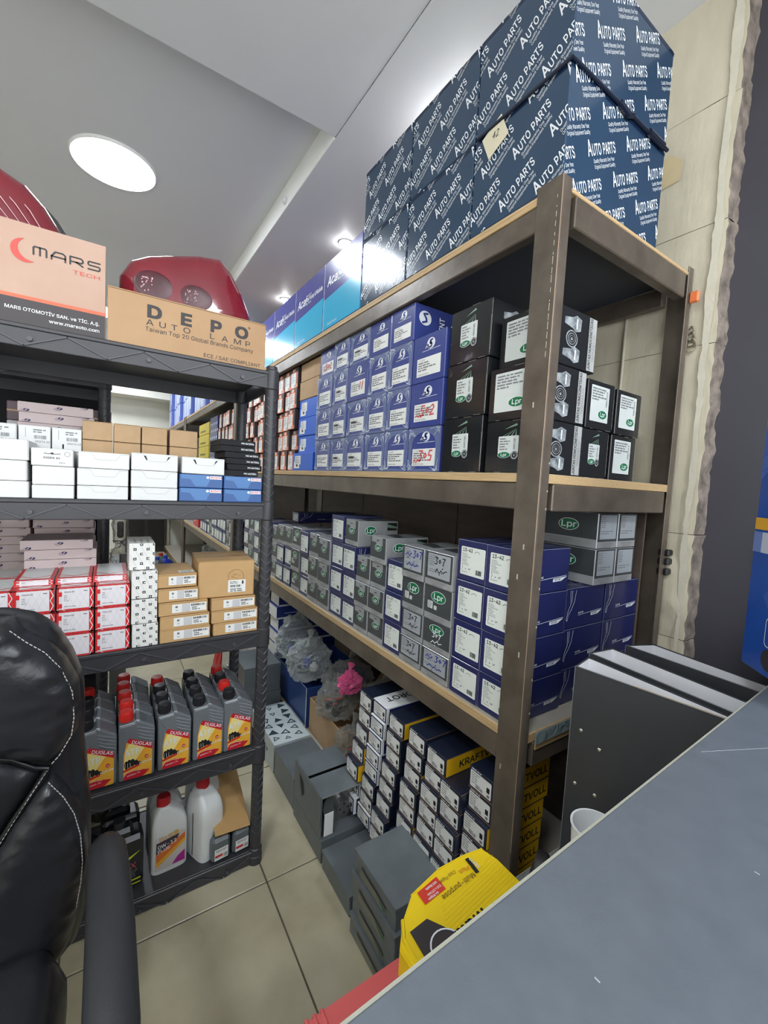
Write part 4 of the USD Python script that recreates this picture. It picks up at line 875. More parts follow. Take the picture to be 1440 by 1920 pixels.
def fbox(kind_, name, label, x, y, z, w, d, h, rot=0): return put(kind_, name, label, 'box', (x, y, z + .0006), rot, (w, d, h - .001), name.replace('_', ' ') + 'es on the near rack')
WHT = M('white_glossy_carton', (214, 215, 214), rough=.35, var=.03, vscale=6)
FLAPL = M('flap_line', (190, 192, 192), rough=.6)
def tuck(P, w, d, h, F, slots, col=WHT, line=FLAPL):
    body(P, col, w, d, h); f = F['front']
    P.add('tuck_line', line, f.on(stroke([(w * .04, h * .97), (w * .24, h * .95), (w * .33, h * .55), (w * .72, h * .55), (w * .82, h * .92), (w * .97, h * .95)], .0014), .0006))
    if slots: P.add('slot', INK, f.on(Polygon([(w * .25, h * .86), (w * .30, h * .86), (w * .335, h * .62), (w * .31, h * .60)]), .0008), f.on(Polygon([(w * .74, h * .60), (w * .76, h * .66), (w * .83, h * .86), (w * .78, h * .86)]), .0008))
KIND['tuck_white'] = (lambda P, w, d, h, F: tuck(P, w, d, h, F, False), (.13, .17, .05))
KIND['tuck_slot'] = (lambda P, w, d, h, F: tuck(P, w, d, h, F, True), (.13, .17, .053))
KIND['plain_white'] = (lambda P, w, d, h, F: body(P, WHT, w, d, h), (.1, .17, .055))
BOS = M('steel_blue_carton', (52, 92, 152), rough=.4, var=.08, vscale=8); BOSL = M('lighter_blue_flap', (74, 120, 176), rough=.4); BRED = M('logo_red', (206, 70, 84), rough=.4)
@kind('blue_part_box', .13, .17, .046)
def _(P, w, d, h, F):
    body(P, BOS, w, d, h); f = F['front']
    P.add('flap', BOSL, f.on(Polygon([(w * .03, h * .97), (w * .97, h * .97), (w * .95, h * .70), (w * .70, h * .66), (w * .62, h * .12), (w * .36, h * .10), (w * .24, h * .62), (w * .04, h * .68)]), .0006))
    P.add('logo', WINK, f.on(ell(w * .64, h * .80, .0045), .001), f.on(rect(w * .69, h * .68, w * .97, h * .92), .001)); P.add('lettering', BRED, f.on(text('BOSCH', w * .705, h * .735, h * .15, 0, True, sx=1.05), .0014))
MBLK = M('matte_black_card', (30, 31, 34), rough=.65, spec=.25)
@kind('slim_black', .122, .19, .0215)
def _(P, w, d, h, F):
    body(P, MBLK, w, d, h, .001); P.add('lettering', WINK, F['front'].on(text('PRO MATERIAL', w * .58, h * .35, h * .28, 0, True, sx=.75), .0006))
@kind('white_label_box', .077, .12, .07)
def _(P, w, d, h, F):
    body(P, WHT, w, d, h); rng = random.Random(6); f = F['front']
    P.add('label/small_print', GREYINK, *[f.on(m, .0006) for m in bars(w * .45, h * .85, w * .9, 2, h * .09, h * .05, rng)], *[f.on(m, .0006) for m in barcode(w * .48, h * .45, w * .88, h * .6, rng)], f.on(text('25074 10', w * .5, h * .3, h * .08, 0, True), .0006))
    P.add('black_mark', INK, f.on(rect(w * .34, h * .1, w * .40, h * .3), .0006)); P.add('black_mark#b', GREYINK, f.on(stroke([(w * .22, h * .9), (w * .22, h * .5)], .001), .0006))
@kind('badge_box', .097, .17, .05)
def _(P, w, d, h, F):
    body(P, WHT, w, d, h); f = F['front']
    P.add('badge', GREYINK, f.on(stroke([(w * .30, h * .72), (w * .42, h * .69), (w * .48, h * .74), (w * .54, h * .69), (w * .68, h * .72)], .0022), .0006), f.on(ell(w * .49, h * .71, w * .035, h * .07), .0006), f.on(ell(w * .85, h * .72, .007).difference(ell(w * .85, h * .72, .006)), .0006))
    P.add('lettering', INK, f.on(text('ESSEX 21', w * .28, h * .42, h * .10, 0, True, sx=1.2), .0006)); P.add('label/small_print', GREYINK, *[f.on(m, .0006) for m in bars(w * .65, h * .22, w * .93, 1, .01, h * .03, random.Random(1))])
# second shelf, front row (left to right)
z2 = LV[3]
XS = [(-.335, -.172), (-.168, -.072), (-.067, .061), (.065, .195)]
hts = [[.046, .055, .056], [.038, .052, .049], [.040, .050, .048], [.040, .052, .053]]
WN = ['leftmost', 'second', 'third', 'fourth']
for c, (a, b) in enumerate(XS):
    z = z2
    for r in range(3):
        k = ('plain_white', 'badge_box' if r == 2 else 'plain_white', 'tuck_white', 'tuck_slot' if r == 2 else 'tuck_white')[c]
        fbox(k, 'white_box', f'white {"box with winged badge" if k == "badge_box" else "carton with black slots" if k == "tuck_slot" else "carton"}, {WN[c]} stack from left on second rack shelf, {("bottom", "middle", "top")[r]}', a + R.uniform(-.002, .002), 1.489, z, b - a - .003, .17, hts[c][r]); z += hts[c][r]
for c, (a, b) in enumerate(((.197, .329), (.333, .462))):
    for r in range(2):
        fbox('blue_part_box', 'blue_box', f'steel blue box with small red lettering, {LC[c]} stack by rack post, {("lower", "upper")[r]}', a, 1.489, z2 + r * .0445, b - a, .17, .0445)
fbox('tuck_slot', 'white_box', 'white carton with black slots lying on the steel blue boxes', .203, 1.487, z2 + .0895, .13, .17, .054)
for k in range(6):
    fbox('slim_black', 'slim_black_box', f'slim black box with white lettering, {ORD[k]} up on the steel blue boxes', .336 + (.004 * ((k * 3) % 4) if k < 4 else -.012), 1.515, z2 + .0895 + k * .0208, .118, .17, .0208)
# second shelf, rear row, standing on hidden white cartons
for k, (a, b) in enumerate(((-.34, -.222), (-.218, -.142), (-.139, -.064))):
    fbox('white_label_box', 'white_labelled_box', f'white box with printed code behind the white cartons, {("left", "middle", "right")[k]}', a, 1.668, z2 + .138, b - a, .1, .072)
    fbox('plain_white', 'white_box', f'plain white box hidden below the coded boxes, {("left", "middle", "right")[k]}', a, 1.668, z2, b - a, .1, .1375)
for c, (a, b) in enumerate(((-.062, .020), (.022, .100), (.102, .180), (.187, .278))):
    for r in range(4):
        fbox('kraft_box', 'cardboard_box', f'small brown cardboard box at the back of second shelf, {ORD[c]} column, {ORD[r]} up', a, 1.666, z2 + r * .0605, b - a - .0015, .12, .060)
LAV = M('pale_mauve_carton', (206, 188, 188), rough=.5, var=.05, vscale=6); VIO = M('dark_violet_ink', (52, 46, 92), rough=.5)
@kind('mauve_box', .19, .17, .031)
def _(P, w, d, h, F):
    body(P, LAV, w, d, h, .0012); f = F['front']
    for u, v in ((.09, .12), (.52, .58), (.88, .95)):
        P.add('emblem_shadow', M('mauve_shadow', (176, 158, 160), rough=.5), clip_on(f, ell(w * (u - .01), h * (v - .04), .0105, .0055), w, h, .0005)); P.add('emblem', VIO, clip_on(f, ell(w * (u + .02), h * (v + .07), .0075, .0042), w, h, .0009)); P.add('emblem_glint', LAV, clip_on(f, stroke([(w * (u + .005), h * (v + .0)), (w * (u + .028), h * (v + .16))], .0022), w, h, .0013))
def clip_on(f, shp, w, h, d): return f.on(shp.intersection(sbox(.0005, .0005, w - .0005, h - .0005)), d)
for r in range(10):
    fbox('mauve_box', 'mauve_box', f'flat pale mauve box behind the red and white boxes, {ORD[r]} from the shelf', -.214 + (.004 if r % 3 else -.006), 1.70, LV[2] + r * .0316, .187, .17, .0316)
for r in range(9):
    fbox('mauve_box', 'mauve_box', f'flat mauve box behind the coded white boxes, {ORD[r]} from the second shelf', -.236 + (.003 if r % 2 else 0), 1.79, LV[3] + r * .0325, .199, .1, .0325)
# third shelf
REDW = M('red_carton_print', (206, 44, 48), rough=.4)
@kind('red_white_box', .089, .165, .069)
def _(P, w, d, h, F):
    body(P, WHT, w, d, h); f = F['front']; t = F['top']
    P.add('red_frame', REDW, f.on(rect(0, 0, w, h * .07), .0005), f.on(rect(0, h * .95, w, h), .0005), f.on(rect(w * .88, 0, w, h), .0005), f.on(rect(0, 0, w * .06, h), .0005), f.on(ell(w * .10, h * .72, w * .075, h * .10), .0006), f.on(ell(w * .10, h * .22, w * .075, h * .10), .0006), t.on(rect(0, 0, w, d).difference(rect(w * .1, d * .06, w * .9, d)), .0005), t.on(stroke([(0, d * .3), (w * .5, d * .1), (w, d * .3)], .004), .0005))
    P.add('white_chevrons', WHT, f.on(stroke([(w * .90, h * .95), (w * .98, h * .7), (w * .90, h * .5), (w * .98, h * .28), (w * .9, h * .05)], .0022), .0009), f.on(stroke([(w * .01, h * .06), (w * .12, h * .09), (w * .22, h * .02)], .0018), .0009))
    P.add('label', M('lilac_white_label', (226, 222, 226), rough=.4), f.on(rect(w * .14, h * .09, w * .87, h * .93), .0007))
    P.add('lettering', INK, f.on(text('19614.25', w * .19, h * .78, h * .055, 0, True), .0011)); P.add('label/small_print', GREYINK, *[f.on(m, .0011) for m in bars(w * .19, h * .66, w * .34, 4, h * .07, h * .022, random.Random(3))], f.on(rect(w * .72, h * .8, w * .82, h * .84), .0011), *[f.on(m, .0011) for m in bars(w * .19, h * .2, w * .8, 1, h * .07, h * .025, random.Random(8))])
    P.add('lattice', M('pale_grey_lattice', (214, 208, 214), rough=.5), *[f.on(stroke([(w * a, h * .12), (w * (a + .28), h * .9)], .0012), .0009) for a in (.2, .4, .58)], *[f.on(stroke([(w * (a + .28), h * .12), (w * a, h * .9)], .0012), .0009) for a in (.2, .4, .58)])
z3 = LV[2]
for c, x in enumerate((-.293, -.205, -.1125, -.0225)):
    for r in range(3):
        for q in range(2):
            if q == 1 and r < 2: continue
            fbox('red_white_box', 'red_white_box', f'white box with red edges on third shelf, {ORD[c]} column, {("bottom", "middle", "top")[r]} row' + (', rear' if q else ''), x + R.uniform(-.0015, .0015), 1.489 + q * .1665, z3 + r * .0693, .0872, .165, .0690)
for c in range(3):
    put('red_white_box', 'red_white_box', f'red-edged white box lying flat on the third shelf stack, {ORD[c + 1]} column', 'box', ((-.211, -.119, -.029)[c], 1.53, z3 + .2082), 0, (.0872, .2, .018))
for c in range(2):
    fbox('plain_white', 'white_box', f'plain white box in shadow under the red-edged boxes, {LC[c]}', -.105 + c * .09, 1.656, z3, .085, .14, .137)
CHK = M('white_speckled_carton', (226, 226, 222), rough=.4)
@kind('checker_box', .072, .16, .082)
def _(P, w, d, h, F):
    body(P, CHK, w, d, h, .0015); f = F['front']; g = []
    for j in range(6):
        for i in range(2):
            u, v = w * (.22 + .5 * i + (.25 if j % 2 else 0)), h * (.06 + .18 * j)
            g.append(f.on(rect(u - .0042, v - .0038, u + .0042, v + .0038, .0008).difference(rect(u - .0018, v - .0018, u + (.0045 if (i + j) % 3 == 0 else .0018), v + .0018)).intersection(sbox(.0005, .0005, w - .0005, h - .0005)), .0007))
    P.add('square_print', INK, *g); P.add('diagonal_lines', M('pale_grey_line', (186, 186, 184), rough=.5), *[f.on(stroke([(w * a, h), (w * (a + .55), h * .0)], .0008).intersection(sbox(.0005, .0005, w - .0005, h - .0005)), .0005) for a in (-.5, -.2, .1, .4, .7)])
    P.add('square_print#top', INK, *[F['top'].on(rect(w * .2 + .018 * i, d * (.1 + .12 * j), w * .2 + .018 * i + .007, d * (.1 + .12 * j) + .006), .0006) for i in range(3) for j in range(4)])
zc = [z3, z3 + .073, z3 + .152, z3 + .238]
for r, (x, h) in enumerate(((.073, .073), (.070, .078), (.070, .086), (.063, .085))):
    fbox('checker_box', 'checker_box', f'white box printed with tiny black squares, {ORD[r]} up in its stack on third shelf', x, 1.489 + (.02 if r == 3 else 0), zc[r] + .001 * r, .071, .16, h)
TAN = M('tan_carton', (194, 158, 110), rough=.75, rgb2=(184, 147, 100), vscale=6, bump=.08, bscale=140)
@kind('tan_box', .15, .19, .046)
def _(P, w, d, h, F):
    body(P, TAN, w, d, h); f = F['front']; rng = random.Random(5)
    P.add('label', W, f.on(rect(w * .26, h * .20, w * .97, h * .84, .001), .0006)); P.add('label/grey_patch', M('label_grey', (196, 196, 198), rough=.5), f.on(rect(w * .46, h * .22, w * .63, h * .82), .001))
    P.add('label/barcode', INK, *[f.on(m, .001) for m in barcode(w * .65, h * .62, w * .95, h * .78, rng)]); P.add('label/small_print', GREYINK, *[f.on(m, .001) for m in bars(w * .66, h * .54, w * .95, 2, h * .14, h * .08, rng)], f.on(ell(w * .35, h * .64, .004), .001), f.on(rect(w * .33, h * .36, w * .38, h * .40), .001))
    P.add('lid_line', KRAFTD, f.on(rect(.001, h * .94, w - .001, h * .96), .0006)); P.add('top_label', W, F['top'].on(rect(w * .55, d * .1, w * .95, d * .28), .0006)); P.add('top_label/top_label_print', GREYINK, *[F['top'].on(m, .001) for m in barcode(w * .6, d * .14, w * .9, d * .24, rng)])
zt = [z3, z3 + .0435, z3 + .0885, z3 + .134, z3 + .181]
for r, (x, w) in enumerate(((.150, .152), (.150, .149), (.145, .147), (.143, .119), (.142, .114))):
    fbox('tan_box', 'tan_box', f'flat tan carton with white barcode label, left stack on third shelf, {ORD[r]} up', x, 1.488, zt[r], w, .19, .0445)
for r, (x, w) in enumerate(((.312, .150), (.305, .157), (.304, .148))):
    fbox('tan_box', 'tan_box', f'flat tan carton with white barcode label under the big tan carton, {ORD[r]} up', x, 1.488, z3 + r * .0437, w, .19, .0435)
P = Parts(); w, d, h = .184, .2, .126; body(P, TAN, w, d, h, .003); F = faces(w, d, h); f = F['front']; rng = random.Random(11)
P.add('label', W, f.on(rect(w * .52, h * .12, w * .84, h * .46, .001), .0006)); P.add('label/barcode', INK, *[f.on(m, .001) for m in barcode(w * .56, h * .26, w * .76, h * .32, rng)], f.on(rect(w * .77, h * .34, w * .80, h * .43), .001)); P.add('label/small_print', GREYINK, *[f.on(m, .001) for m in bars(w * .55, h * .42, w * .75, 2, h * .04, h * .02, rng)], *[f.on(m, .001) for m in bars(w * .56, h * .22, w * .8, 2, h * .05, h * .03, rng)])
P.add('round_stamp', M('brown_stamp', (140, 104, 62), rough=.7), f.on(ell(w * .66, h * .54, .027).difference(ell(w * .66, h * .54, .0255)).difference(rect(w * .5, 0, w, h * .46)), .0006), *[f.on(stroke([(w * .66 + .017 * math.cos(a), h * .56 + .012 * math.sin(a)), (w * .66 + .017 * math.cos(a + 2.2), h * .56 + .012 * math.sin(a + 2.2))], .001), .0006) for a in (.2, 1.6, 3.0)])
P.add('tape', TAPE, F['top'].on(rect(0, d * .42, w, d * .62), .0006), f.on(rect(w * .0, h * .985, w, h), .0006)); P.add('flap_seam', KRAFTD, F['top'].on(rect(.002, d * .515, w - .002, d * .525), .001))
thing('big_tan_carton', P, 'big tan carton with round stamp on top of the flat tan cartons', 'carton', None, (.262, 1.50, z3 + .1325), (0, 0, -3))
# top shelf: two lamp cartons and the tail lamps standing in them
def lamp_carton(x0, x1, y0, z0, h, mat, pr, name, label, d=.24):
    P = Parts(); w = x1 - x0; t = .004
    P.add('body', mat, cbox(0, w, 0, t, 0, h, .0015), cbox(0, w, d - t, d, 0, h * .97, .0015), cbox(0, t, t, d - t, 0, h * .99, .0015), cbox(w - t, w, t, d - t, 0, h * .99, .0015), cbox(t, w - t, t, d - t, 0, t, .001))
    pr(P, w, h, Face((0, 0, 0), (1, 0, 0), (0, 0, 1))); thing(name, P, label, 'carton', None, (x0, y0, z0))
PINKK = M('pinkish_kraft', (196, 164, 146), rough=.7, rgb2=(186, 152, 133), vscale=4, bump=.06, bscale=120); ORS = M('orange_stripe', (226, 104, 72), rough=.5); DGB = M('carton_black_band', (58, 52, 54), rough=.5); DINK = M('carton_dark_ink', (46, 42, 44), rough=.5); RINK = M('carton_red_ink', (206, 76, 66), rough=.5)
def mars(P, w, h, f):
    P.add('black_band', DGB, f.on(rect(.001, .001, w - .001, h * .26), .0006)); P.add('orange_stripe', ORS, f.on(rect(.001, h * .26, w - .001, h * .295), .0006))
    u = w - .205
    cres = ell(u + .028, h * .735, .030, .030).difference(ell(u + .042, h * .755, .029, .029)); P.add('crescent', RINK, f.on(cres, .0008))
    x = u + .045; s = .0027; y = h * .72; lw = .0040
    m_ = [[(0, 0), (0, 6.5), (1, 7.5), (9, 7.5), (10, 6.5), (10, 0)], [(5, 7.2), (5, 0)], [(14, 0), (14, 3), (17, 7.5), (23, 7.5), (25, 6), (25, 0)], [(14, 3), (25, 3)], [(29, 0), (29, 7.5), (38, 7.5), (39.5, 6), (39.5, 4), (38, 3), (29, 3)], [(34, 3), (39.5, 0)], [(54, 7.5), (45, 7.5), (44, 6.5), (44, 4.6), (45, 3.9), (53, 3.9), (54, 3), (54, 1), (53, 0), (44, 0)]]
    P.add('lettering', DINK, *[f.on(stroke([(x + a * s, y + b * s) for a, b in q], lw), .0008) for q in m_]); P.add('lettering_red', RINK, f.on(text('TECH', w - .014, y - .024, .010, 0, False, sx=1.75, anchor='r'), .0008))
    P.add('address_print', WINK, f.on(text('MARS OTOMOTİV SAN. ve TİC. A.Ş.', w - .014, h * .145, .0085, 0, True, sx=1.02, anchor='r'), .001), f.on(text('www.marsoto.com', w - .014, h * .075, .0085, 0, True, sx=1.1, anchor='r'), .001))
lamp_carton(-.366, -.004, 1.50, LV[4] + .001, .262, PINKK, mars, 'lamp_carton', 'pinkish cardboard lamp carton with red crescent and black bottom band')
def depo(P, w, h, f):
    for s, u in zip('DEPO', (.21, .41, .60, .77)): P.add('lettering', DINK, *[f.on(text(s, w * u + o, h * .60 + o2, .034, 0, True, sx=1.25), .0008 + .00005 * q) for q, (o, o2) in enumerate(((-.0016, -.0012), (.0016, -.0012), (-.0016, .0012), (.0016, .0012), (0, 0)))])
    P.add('lettering', DINK, f.on(text('®', w * .865, h * .80, .010), .0008))
    for s, u in zip('AUTOLAMP', (.21, .283, .356, .43, .60, .682, .764, .846)): P.add('subtitle', DINK, f.on(text(s, w * u, h * .45, .0165, 0, False, sx=1.35), .0008))
    P.add('label/small_print', DINK, f.on(text('Taiwan Top 20 Global Brands Company', w * .205, h * .335, .0125, 0, False, sx=1.0), .0008), f.on(text('ECE / SAE COMPLIANT', w * .965, h * .06, .0115, 0, False, sx=1.05, anchor='r'), .0008))
    P.add('fold_line', KRAFTD, f.on(rect(.001, h * .97, w - .001, h * .98), .0006))
lamp_carton(.001, .4595, 1.497, LV[4] + .001, .158, M('depo_kraft', (184, 150, 114), rough=.75, rgb2=(175, 140, 104), vscale=4, bump=.06, bscale=120), depo, 'lamp_carton', 'brown cardboard lamp carton with bold dark lettering on rack top')
REDL = M('red_lamp_lens', (132, 24, 42), rough=.07, coat=.8, spec=.7, var=.35, vscale=3); REDD = M('dark_red_inner', (84, 22, 34), rough=.3, var=.5, vscale=30)
def tail_lamp(outline, y0, depth, label, spots, rot=(0, 0, 0), loc=None):
    P = Parts(); poly = Polygon(outline).buffer(-.012).buffer(.012)
    c = np.array(poly.centroid.coords[0])
    lay, F = [], []
    ring = np.array(poly.exterior.coords)[:-1]; dense = []
    for a, b in zip(ring, np.roll(ring, -1, 0)):
        n = max(1, int(np.hypot(*(b - a)) / .012)); dense += [a + (b - a) * k / n for k in range(n)]
    ring = np.array(dense); n = len(ring)
    prof = [(1.0, 0), (1.0, .35), (.98, .55), (.92, .74), (.82, .87), (.66, .95), (.45, .99), (.2, 1.0)]
    for s, t in prof: q = c + (ring - c) * s; lay.append(np.c_[q[:, 0], np.full(n, -t * depth), q[:, 1]])
    V = np.vstack(lay + [[[c[0], -depth, c[1]], [c[0], 0, c[1]]]])
    m = len(V); k_ = len(prof)
    for i in range(k_ - 1):
        for j in range(n): a, b, d, e = i * n + j, i * n + (j + 1) % n, (i + 1) * n + (j + 1) % n, (i + 1) * n + j; F += [(a, b, d), (a, d, e)]
    for j in range(n): F += [((k_ - 1) * n + j, (k_ - 1) * n + (j + 1) % n, m - 2), ((j + 1) % n, j, m - 1)]
    F = np.array(F)
    if Polygon(ring).exterior.is_ccw is False: F = F[:, ::-1]
    P.add('lens', REDL, (V, F), smooth=35)
    for k, (u, v, r) in enumerate(spots):
        P.add(f'reflector#{k}', REDD, (lambda q: (np.c_[q[0][:, 0] + u, -q[0][:, 2] - depth * .985, q[0][:, 1] * .80 + v], q[1]))(lathe([(0, .0022), (r * .5, .002), (r * .9, .0014), (r, 0)][::-1], 28)), smooth=40)
        gl = random.Random(k); P.add(f'bulb_glint#{k}', M('lamp_chrome', (190, 150, 155), rough=.2, metal=.7), *[(lambda q, a, b, e: (np.c_[q[0][:, 0] * e + u - r * a, -q[0][:, 2] - depth * .985 - .0018, q[0][:, 1] + v + r * b], q[1]))(lathe([(0, .0012), (.0022, .001), (.004, 0)][::-1], 7), gl.uniform(-.1, .75), gl.uniform(-.4, .4), gl.uniform(.3, .9)) for _ in range(22)])
    if outline[0][0] < -.3:
        P.add('film_crease', M('film_glint_pink', (232, 190, 198), rough=.2), *[tube([(-.37 + .035 * k, -depth * (.70 + .08 * math.sin(k)), 2.245 - .008 * k), (-.30 + .03 * k, -depth - .004, 2.17 - .006 * k), (-.24 + .022 * k, -depth - .003, 2.10), (-.19 + .014 * k, -depth * .9, 2.04)], [.0005, .0012, .0009, .0005], 5) for k in range(5)], smooth=60)
    V2, F2 = extrude(poly.buffer(-.006), .05); P.add('housing', RUB, (np.c_[V2[:, 0] + (.028 if outline[0][0] < -.3 else 0), V2[:, 2] + .002, V2[:, 1]], F2[:, ::-1]))
    thing('tail_lamp', P, label, 'tail lamp', None, (0, y0, 0), rot)
tail_lamp([(.03, 1.86), (.031, 2.062), (.06, 2.115), (.11, 2.145), (.181, 2.17), (.26, 2.195), (.332, 2.207), (.37, 2.17), (.41, 2.11), (.445, 2.03), (.455, 1.96), (.45, 1.86)], 1.68, .09, 'dark red glossy tail lamp standing in the carton with bold lettering', [(.125, 2.04, .056), (.25, 2.035, .054)])
tail_lamp([(-.352, 1.9), (-.355, 2.2), (-.335, 2.285), (-.30, 2.275), (-.248, 2.259), (-.195, 2.235), (-.15, 2.19), (-.105, 2.12), (-.085, 2.0), (-.09, 1.9)], 1.68, .10, 'red ribbed tail lamp wrapped in film, standing in the pinkish carton', [(-.30, 2.12, .05)])
# ---- oil bottles
GRB = M('grey_bottle_plastic', (112, 117, 122), rough=.32, var=.05, vscale=8); RCAP = M('red_cap', (214, 46, 40), rough=.4); BCAP = M('black_cap', (36, 36, 40), rough=.4)
LRED = M('label_red', (200, 36, 48), rough=.35); LYEL = M('label_yellow', (232, 186, 66), rough=.35, rgb2=(236, 156, 48), vscale=8); LPALE = M('label_pale_yellow', (240, 220, 140), rough=.35)
def oil_bottle(P, cap):
    w, d = .104, .066
    sil = Polygon([(.002, .004), (.006, 0), (w - .006, 0), (w - .001, .005), (w, .140), (w - .002, .150), (.060, .176), (.050, .178), (.046, .172), (.004, .168), (.001, .16)]).buffer(-.003).buffer(.003)
    V, F = extrude(sil, d); n = len(sil.exterior.coords)
    V2 = np.c_[V[:, 0], V[:, 2], V[:, 1]]; b = .007
    inner = sil.buffer(-b * .6); lay = []
    # bevelled prism: outline inset at both faces
    ring = np.array(sil.exterior.coords)[:-1]; c = np.array(sil.centroid.coords[0])
    def inset(k):
        out = []
        for i, p in enumerate(ring):
            a, q = ring[i - 1], ring[(i + 1) % len(ring)]
            t = (q - a) / max(np.hypot(*(q - a)), 1e-9); nn = np.array([-t[1], t[0]]) * (1 if sil.exterior.is_ccw else -1); out.append(p + nn * k)
        return np.array(out)
    lays = [(.006, 0), (.0018, .002), (0, .007), (0, d - .007), (.0018, d - .002), (.006, d)]
    Vs = np.vstack([np.c_[q[:, 0], np.full(len(q), y), q[:, 1]] for q, y in ((inset(k), y) for k, y in lays)]); N = len(ring); Fs = []
    for i in range(len(lays) - 1):
        for j in range(N): a, bb, cc, dd = i * N + j, i * N + (j + 1) % N, (i + 1) * N + (j + 1) % N, (i + 1) * N + j; Fs += [(a, bb, cc), (a, cc, dd)] if not sil.exterior.is_ccw else [(a, cc, bb), (a, dd, cc)]
    fr, ff = tri2(Polygon(inset(.006))); k0 = len(Vs); Vs = np.vstack([Vs, np.c_[fr[:, 0], np.zeros(len(fr)), fr[:, 1]], np.c_[fr[:, 0], np.full(len(fr), d), fr[:, 1]]])
    Fs += [tuple(k0 + q for q in t) for t in ff] + [tuple(k0 + len(fr) + q for q in t[::-1]) for t in ff]
    P.add('body', GRB, (Vs, np.array(Fs)), smooth=50)
    f = Face((0, 0, 0), (1, 0, 0), (0, 0, 1))
    P.add('grip_rib', M('grey_rib', (128, 133, 138), rough=.3), *[tube([(.050 + .010 * k * .2, .002, .158 - .010 * k), (.072, -.0022, .151 - .0105 * k), (w - .004, .002, .139 - .0105 * k)], .0026, 6) for k in range(4)], smooth=60)
    P.add('edge_highlight', M('pale_grey_rim', (178, 184, 188), rough=.3), tube([(.004, .004, .167), (.044, .003, .171), (.050, .003, .177), (.058, .003, .175)], .0015, 5), tube([(.046, .002, .168), (.030, .001, .14), (.018, .001, .11)], .0012, 5))
    P.add('neck', GRB, lathe([(.0155, .160), (.0155, .177)], 20, (.022, d * .42, 0))); P.add('cap', cap, lathe([(.0185, .172), (.0195, .174), (.0195, .196), (.0175, .200), (0, .201)], 24, (.022, d * .42, 0)), smooth=40)
    P.add('cap/cap_knurl', cap, *[cbox(.022 + .0198 * math.cos(a) - .0008, .022 + .0198 * math.cos(a) + .0008, d * .42 + .0198 * math.sin(a) - .0008, d * .42 + .0198 * math.sin(a) + .0008, .175, .194, .0003) for a in np.arange(24) * PI / 12])
    lab = Polygon([(.016, .006), (w - .010, .006), (w - .008, .012), (w - .008, .100), (.032, .128), (.024, .118), (.016, .080)])
    P.add('label', LYEL, f.on(lab, .0009)); P.add('label/label_pale', LPALE, f.on(Polygon([(.017, .035), (.05, .06), (.078, .098), (.03, .112), (.02, .09)]), .0012))
    P.add('label/label_red_band', LRED, f.on(Polygon([(.024, .1175), (.032, .1285), (w - .008, .100), (w - .008, .082)]), .0014), f.on(Polygon([(.016, .006), (.070, .006), (.090, .022), (.050, .030), (.028, .028), (.017, .020)]), .0014), f.on(Polygon([(.016, .030), (.060, .040), (.060, .046), (.016, .036)]), .0014))
    P.add('label/label_curve', WINK, f.on(stroke([(.017, .016), (.024, .026), (.045, .029), (.066, .026)], .0012), .0018))
    P.add('label/brand_lettering', WINK, f.on(text('DUGLAS', .036, .1120, .0092, -.33, True, sx=1.15), .0018), f.on(text('ATF', .019, .076, .0170, .06, True, sx=.95), .0018)); P.add('label/small_lettering', WINK, f.on(text('PLUS 6W', .060, .044, .0058, .12, True), .0018), f.on(text('MINERAL OIL', .026, .014, .0042, .12), .0018))
    P.add('label/gear_picture', INK, *[f.on(ell(a, b, r1, r2), .0016 + .00003 * q) for q, (a, b, r1, r2) in enumerate(((.024, .050, .006, .012), (.032, .053, .006, .012), (.041, .054, .007, .011), (.051, .052, .006, .008), (.060, .049, .005, .005)))], *[f.on(ell(.022 + .007 * k, .05, .0025, .009).difference(ell(.0235 + .007 * k, .05, .002, .008)), .0019) for k in range(3)]); P.add('label/gear_shine', WINK, *[f.on(stroke([(.021 + .007 * k, .043), (.0205 + .007 * k, .055)], .0009), .0021) for k in range(3)])
    P.add('badge', LRED, f.on(ell(.080, .064, .0055), .0014)); P.add('badge/badge_print', WINK, f.on(text('4D', .0765, .0618, .004, 0, True), .0018))
KIND['oil_red'] = (lambda P, w, d, h, F: oil_bottle(P, RCAP), (1, 1, 1)); KIND['oil_black'] = (lambda P, w, d, h, F: oil_bottle(P, BCAP), (1, 1, 1))
caps = ['kkkr', 'rrrrr', 'kkkr', 'kkkk', 'krkr']
for c, (x, seq) in enumerate(zip((-.068, .040, .149, .257, .3585), caps)):
    for q, ch in enumerate(seq):
        put('oil_red' if ch == 'r' else 'oil_black', 'oil_bottle', f'grey oil bottle with {"red" if ch == "r" else "black"} cap on fourth shelf, {ORD[c]} column, {ORD[q]} from the front', 'bottle', (x + R.uniform(-.002, .002), 1.505 + q * .0715, LV[1] + .0008), (0, 0, R.uniform(-2, 2)), (1, 1, 1.11), 'grey oil bottles on the fourth rack shelf')
WPL = M('white_bottle_plastic', (226, 228, 226), rough=.35); CAPD = M('dark_red_cap', (186, 30, 40), rough=.35)
